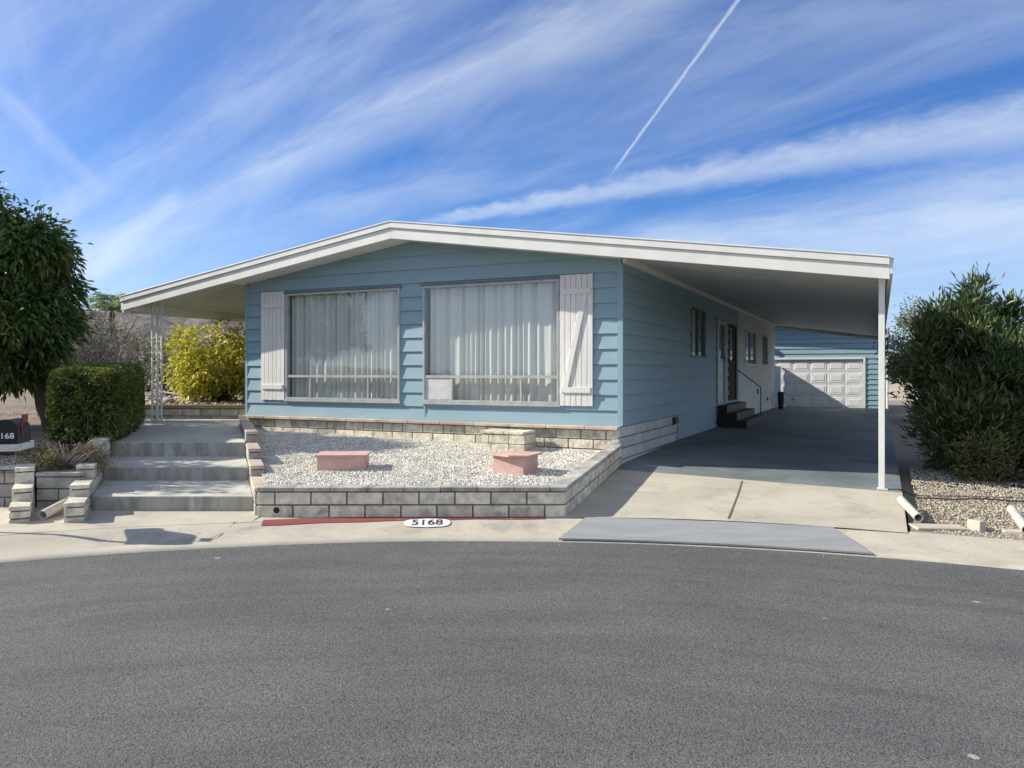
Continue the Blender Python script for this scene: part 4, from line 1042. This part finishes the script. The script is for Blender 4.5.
# low browner shrub at its foot
bush('foot_shrub', (6.65,10.7,.15), [((6.55,10.75,.42),(.40,.35,.34),150),((7.1,10.6,.42),(.5,.45,.38),160),((7.6,10.3,.35),(.4,.35,.3),100)], MAT['leaf_scrub'], 'low brown-green scrub in front of the oleander, on tan gravel', 'shrub', 14, .09, .024, .07, seed=23, stems=8, updir=.4)
# trees behind the right side
big_tree('small_tree', (12.6,23.5,.2), [((12.25,23.5,2.35),(.80,1.2,1.2),330),((13.3,23.5,2.2),(1.1,1.1,1.2),220)], None, 'olive-green tree behind the carport post, beyond the oleander', MAT['leaf_grey'], 30, None, .10, .05, .09, seed=31, droop=.1, spread=.12)
# --- dry shrub
bush('dry_shrub', (-5.42,9.35,.46), [((-5.42,9.35,.60),(.44,.30,.27),420),((-5.15,9.32,.56),(.26,.24,.20),160)], MAT['leaf_dry'], 'low dry brownish shrub on the raised bed, before the hedge', 'shrub', 16, .045, .012, .035, seed=41, stems=26, stem_mat='greybark', updir=.3)
# --- yellow bush
bush('yellow_bush', (-6.55,17.4,.95), [((-6.65,17.4,2.0),(.92,.85,.72),250),((-5.9,17.5,1.9),(.7,.8,.65),140),((-7.25,17.4,1.65),(.42,.6,.45),90),((-6.6,17.4,1.55),(.8,.7,.45),150)], MAT['leaf_yellow'], 'bright yellow-leaved bush on the terrace beside the porch', 'bush', 10, .115, .075, .10, seed=51, stems=9, droop=.2, inner=.2)

# --- bare grey shrub
def twig_bush(name, base, h, wd, n, label, seed):
    t = empty(name, base); tag(t, label, 'shrub'); rg = random.Random(seed); mb = MB(); tips = []
    for k in range(n):
        a = rg.uniform(0,6.28); r_ = rg.uniform(0,wd)**1.0; p0 = Vector((rg.uniform(-.1,.1),rg.uniform(-.1,.1),0)); p1 = Vector((r_*math.cos(a),r_*math.sin(a),h*rg.uniform(.45,.8)))
        pts = limb(mb, p0, p1, .026, .013, .05, 5, seed+k)
        for j in range(7):
            s_ = pts[rg.randint(2,5)]; q = s_+Vector((rg.gauss(0,.18),rg.gauss(0,.18),rg.uniform(.1,.5)*h*.6)); pp = limb(mb, s_, q, .012, .006, .06, 3, seed+k*9+j)
            for m in range(3):
                s2 = pp[rg.randint(1,3)]; q2 = s2+Vector((rg.gauss(0,.12),rg.gauss(0,.12),rg.uniform(.03,.22))); mb.tube([s2,q2],[.006,.003],4); tips.append(q2)
    mb.build('twigs', MAT['greybark'], t)
    T = np.array([tuple(q) for q in tips]); T = T[RNG.random(len(T)) < .5]; V, Fc = leaves(np.repeat(T,2,0)+RNG.normal(0,.03,(len(T)*2,3)), np.tile([0,0,1.],(len(T)*2,1)), .05, .02); np_mesh('foliage', V, Fc, MAT['leaf_grey'], t)
twig_bush('bare_shrub', (-8.05,15.0,.72), 2.1, .9, 44, 'leafless grey twiggy shrub between the dark tree and the porch post', 61)
twig_bush('bare_shrub', (-9.3,15.4,.72), 1.8, .8, 34, 'leafless grey shrub mostly hidden behind the dark tree', 62)
# --- low scrub behind the porch
bush('scrub_bush', (-9.6,21.5,1.0), [((-9.5,21.5,1.9),(.9,.8,.75),230),((-8.4,21.8,1.6),(.9,.7,.6),150)], MAT['leaf_grey'], 'pale grey-green scrub bush beyond the porch, left of the yellow bush', 'bush', 12, .09, .035, .14, seed=71, stems=5)
bush('scrub_bush', (-11.8,25,1.05), [((-11.8,25,2.0),(1.4,1,1.0),170),((-10.2,25.3,1.9),(1.1,.9,.9),130)], MAT['leaf_grey'], 'grey-green scrub bush far behind the porch post', 'bush', 12, .10, .04, .16, seed=72, stems=5)
bush('scrub_bush', (-10.9,20.5,.98), [((-11.0,20.5,2.1),(1.1,.8,1.0),260),((-12.2,20.8,2.3),(1.0,.8,1.1),220)], MAT['leaf_scrub'], 'olive-green scrub between the palm and the bare grey shrub', 'bush', 16, .09, .035, .14, seed=74, stems=9)
bush('green_shrub', (-7.35,18.6,.95), [((-7.35,18.6,1.25),(.5,.45,.4),110)], MAT['leaf_hedge'], 'small dark green shrub low beside the yellow bush', 'shrub', 14, .06, .03, .07, seed=73, stems=5)
# --- palm far left
def palm(base, h, label):
    t = empty('palm_tree', base); tag(t, label, 'tree'); mb = MB(); mb.tube([(0,0,0),(.1,0,h*.5),(.05,.0,h)], [.13,.10,.09], 10); mb.build('trunk', MAT['bark'], t, smooth=True)
    rg = random.Random(8); C_, D_ = [], []; st = MB()
    for k in range(17):
        a = rg.uniform(0,6.28); el = rg.uniform(.55,1.5); d = Vector((math.cos(a)*math.cos(el), math.sin(a)*math.cos(el), math.sin(el))); ln = rg.uniform(.9,1.5); pts = []
        for j in range(12):
            u = j/11; p = Vector((.05,0,h))+d*ln*u; p.z -= ln*.42*u*u*u; pts.append(p)
        st.tube(pts, [.016*(1-.7*j/11) for j in range(12)], 4)
        for j in range(2,12):
            tdir = (pts[j]-pts[j-1]).normalized(); s_ = tdir.cross(Vector((0,0,1))).normalized()
            for sgn in (-1,1):
                for m in range(3):
                    C_.append(tuple(pts[j-1].lerp(pts[j], m/3))); D_.append(tuple((s_*sgn+tdir*.7-Vector((0,0,.35))).normalized()))
    st.build('frond_stems', MAT['leaf_palm'], t); V, Fc = leaves(np.array(C_), np.array(D_), .42, .022, .1, .1, .2); np_mesh('fronds', V, Fc, MAT['leaf_palm'], t)
palm((-14.5,28,1.1), 2.7, 'small feathery palm far behind the bare shrub, left of the roof end')

# rocks and pale sticks on the terrace
for i,(x,y,s_) in enumerate([(-7.5,16.9,.16),(-6.9,16.6,.10),(-5.5,16.5,.12),(-5.0,16.4,.17),(-6.2,16.7,.09)]):
    bv, bf = ico(); v = bv*np.array([s_*1.3,s_,s_*.7])*RNG.uniform(.8,1.15,(12,1))
    lab = ['pale rock at the left end of the timber-capped wall','small pale rock between the left end rock and yellow bush stem','pale rock right of the yellow bush stem','largest pale rock close to the house corner behind the wall','smallest pale rock just by the yellow bush stem'][i]
    o = np_mesh('rock', v, bf, MAT['rock']); o.location = (x,y,zleft(x,y)+s_*.4); tag(o, lab, 'rock', 'pale rocks behind the landing'); o.modifiers.new('s','SUBSURF').render_levels = 1
mb = MB(); mb.tube([(-8.1,17.6,1.22),(-7.3,17.4,1.12),(-6.9,17.3,1.06)],.022,8); mb.tube([(-7.7,17.7,1.05),(-7.35,17.35,1.14)],.018,8)
o = mb.build('fallen_branch', MAT['pvc'], origin=(-7.4,17.4,1.1)); tag(o, 'bleached forked branch lying left of the yellow bush', 'branch')

# ------------------------------------------------------------------ garage
ga = empty('garage', (*HW(0,20.3),.3), TH); tag(ga, 'light blue garage with a white panelled roll-up door behind the carport', 'garage')
mb = MB(); OPG = [(-1.99,2.89,0,1.82)]
courses(mb, lambda a,o,z: (a,-o,z), -2.6, 3.62, -.05, 2.9, OPG, expo=.19)
mb.hexa([(-2.6,-.02,2.9),(3.62,-.02,2.9),(3.62,.1,2.9),(-2.6,.1,2.9),(-2.6,-.02,3.3),(3.62,-.02,2.96),(3.62,.1,2.96),(-2.6,.1,3.3)])
for o_ in (0,): sheath(mb, lambda a,o,z: (a,-o,z), -2.6, 3.61, -.1, 2.9, OPG)
courses(mb, lambda a,o,z: (3.62+o,a,z), 0, 6, -.05, 2.5, [], expo=.19); mb.box(3.5,3.615,.02,6,-.1,2.5); mb.box(3.575,3.65,-.03,.05,-.1,2.5); mb.box(-2.6,3.5,5.9,6,-.1,2.9); mb.box(-2.6,-2.5,.02,5.9,-.1,2.9)
mb.build('wall', MAT['siding'], ga)
mb = MB(); slab(mb, -2.9,3.70,-.42,6.2, 3.32,3.42, 2.96,3.06); mb.build('roof', MAT['roofing'], ga)
mb = MB(); slab(mb, -2.9,3.70,-.46,-.425, 3.26,3.43, 2.90,3.07); mb.build('fascia', MAT['white'], ga)
mb = MB(); mb.tube([(3.74,-.3,2.95),(3.74,-.28,2.6),(3.70,-.06,2.4),(3.70,-.06,0)],.035,8); mb.build('downspout', MAT['white'], ga)
mb = MB(); mb.box(-2.07,-1.995,-.05,.02,-.02,1.90); mb.box(2.895,2.97,-.05,.02,-.02,1.90); mb.box(-1.99,2.89,-.05,.02,1.825,1.90); mb.build('door_frame', MAT['doorwhite'], ga)
mb = MB(); rows_, cols_ = 4, 8; pw = 4.88/cols_; ph = 1.815/rows_
for r_ in range(rows_):
    z0_ = r_*ph
    mb.box(-1.988,2.888,.035,.075,z0_+.004,z0_+ph-.004)
    for c_ in range(cols_):
        x0_ = -1.99+c_*pw; a_, b_ = x0_+.05, x0_+pw-.05; za, zb = z0_+.065, z0_+ph-.065
        # raised panel with sloped edges and a moulding ring
        i_ = .035; o1 = [(a_,.0345,za),(b_,.0345,za),(b_,.0345,zb),(a_,.0345,zb)]; o2 = [(a_+.012,.022,za+.012),(b_-.012,.022,za+.012),(b_-.012,.022,zb-.012),(a_+.012,.022,zb-.012)]
        o3 = [(a_+.028,.033,za+.028),(b_-.028,.033,za+.028),(b_-.028,.033,zb-.028),(a_+.028,.033,zb-.028)]; o4 = [(a_+.06,.020,za+.06),(b_-.06,.020,za+.06),(b_-.06,.020,zb-.06),(a_+.06,.020,zb-.06)]
        vs = o1+o2+o3+o4; fs = []
        for q in range(3):
            for k in range(4): fs.append((q*4+k, q*4+(k+1)%4, (q+1)*4+(k+1)%4, (q+1)*4+k))
        fs.append((12,13,14,15)); mb.add(vs, fs)
gd = mb.build('garage_door', MAT['doorwhite'], ga)
mb = MB(); mb.box(.40,.50,-.0,.034,.30,.34); mb.build('handle', MAT['darkalu'], gd)
mb = MB(); mb.box(-.32,-.22,-.14,-.03,2.10,2.28); mb.build('wall_lamp', MAT['doorwhite'], ga)
x,y = HW(.0,18.3); wf = empty('shadow_fence', (x,y,.33), TH); tag(wf, 'low blue board fence added to shade the garage door, between house rear corner and garage', 'fence')
mb = MB()  # added fence, sized to cast the diagonal shadow across the garage door
for k in range(14): mb.box(-.02,.012,.012+k*.141,.012+k*.141+.136,0,1.50)
mb.build('boards', MAT['siding'], wf); mb = MB(); mb.box(-.05,.03,.01,1.99,1.502,1.54); mb.build('cap_rail', MAT['siding'], wf)
# black bin near the garage
x,y = HW(.28,17.9); t = empty('rubbish_bin', (x,y,.335), TH); tag(t, 'small black bin against the house wall before the garage door', 'bin')
mb = MB(); mb.tube([(0,0,0),(0,0,.55)],[.09,.12],14); mb.build('body', MAT['black'], t); mb = MB(); mb.tube([(0,0,.551),(0,0,.58),(0,0,.62)],[.13,.125,.06],14); mb.build('lid', MAT['black'], t)

# ------------------------------------------------------------------ beyond: neighbours, mound, hills
nb = empty('neighbour_house', (19.5,19.5,.2), R(-20)); tag(nb, 'tan neighbouring house with a white roof edge behind the oleander at the right edge', 'house')
mb = MB(); mb.box(-2.6,6,0,8,0,2.1); mb.build('wall', MAT['stucco'], nb); mb = MB(); mb.box(-3.3,6.5,-.7,8.5,2.15,2.32); mb.build('roof', MAT['white'], nb)
def mound(name, c_, rx, ry, h, mat, seed, nx=40, ny=24, kind='structure', rug=.25):
    V = []
    for j in range(ny+1):
        for i in range(nx+1):
            u = -1+2*i/nx; v = -1+2*j/ny; f = max(0,1-abs(v)**1.6)*max(0,1-abs(u)**4)
            x = c_[0]+u*rx; y = c_[1]+v*ry; n_ = mn.fractal(Vector((x/rx*2.5+seed,y/ry*1.5,0)),1,2,5)
            V.append((x,y,c_[2]+h*f*(1+rug*n_*2)))
    Fc = [(j*(nx+1)+i, j*(nx+1)+i+1, (j+1)*(nx+1)+i+1, (j+1)*(nx+1)+i) for j in range(ny) for i in range(nx)]
    o = np_mesh(name, V, Fc, mat, smooth=True); tag(o, kind=kind); return o
mound('hills', (-150,480,-1), 420, 120, 36, MAT['hill'], 3.3, 120, 40)
mound('hills', (420,560,-1), 420, 120, 12, MAT['hill'], 9.1, 80, 30)
mound('earth_bank', (24,46,0), 14, 6, 1.5, MAT['stucco'], 2.2, 40, 20, rug=.15)
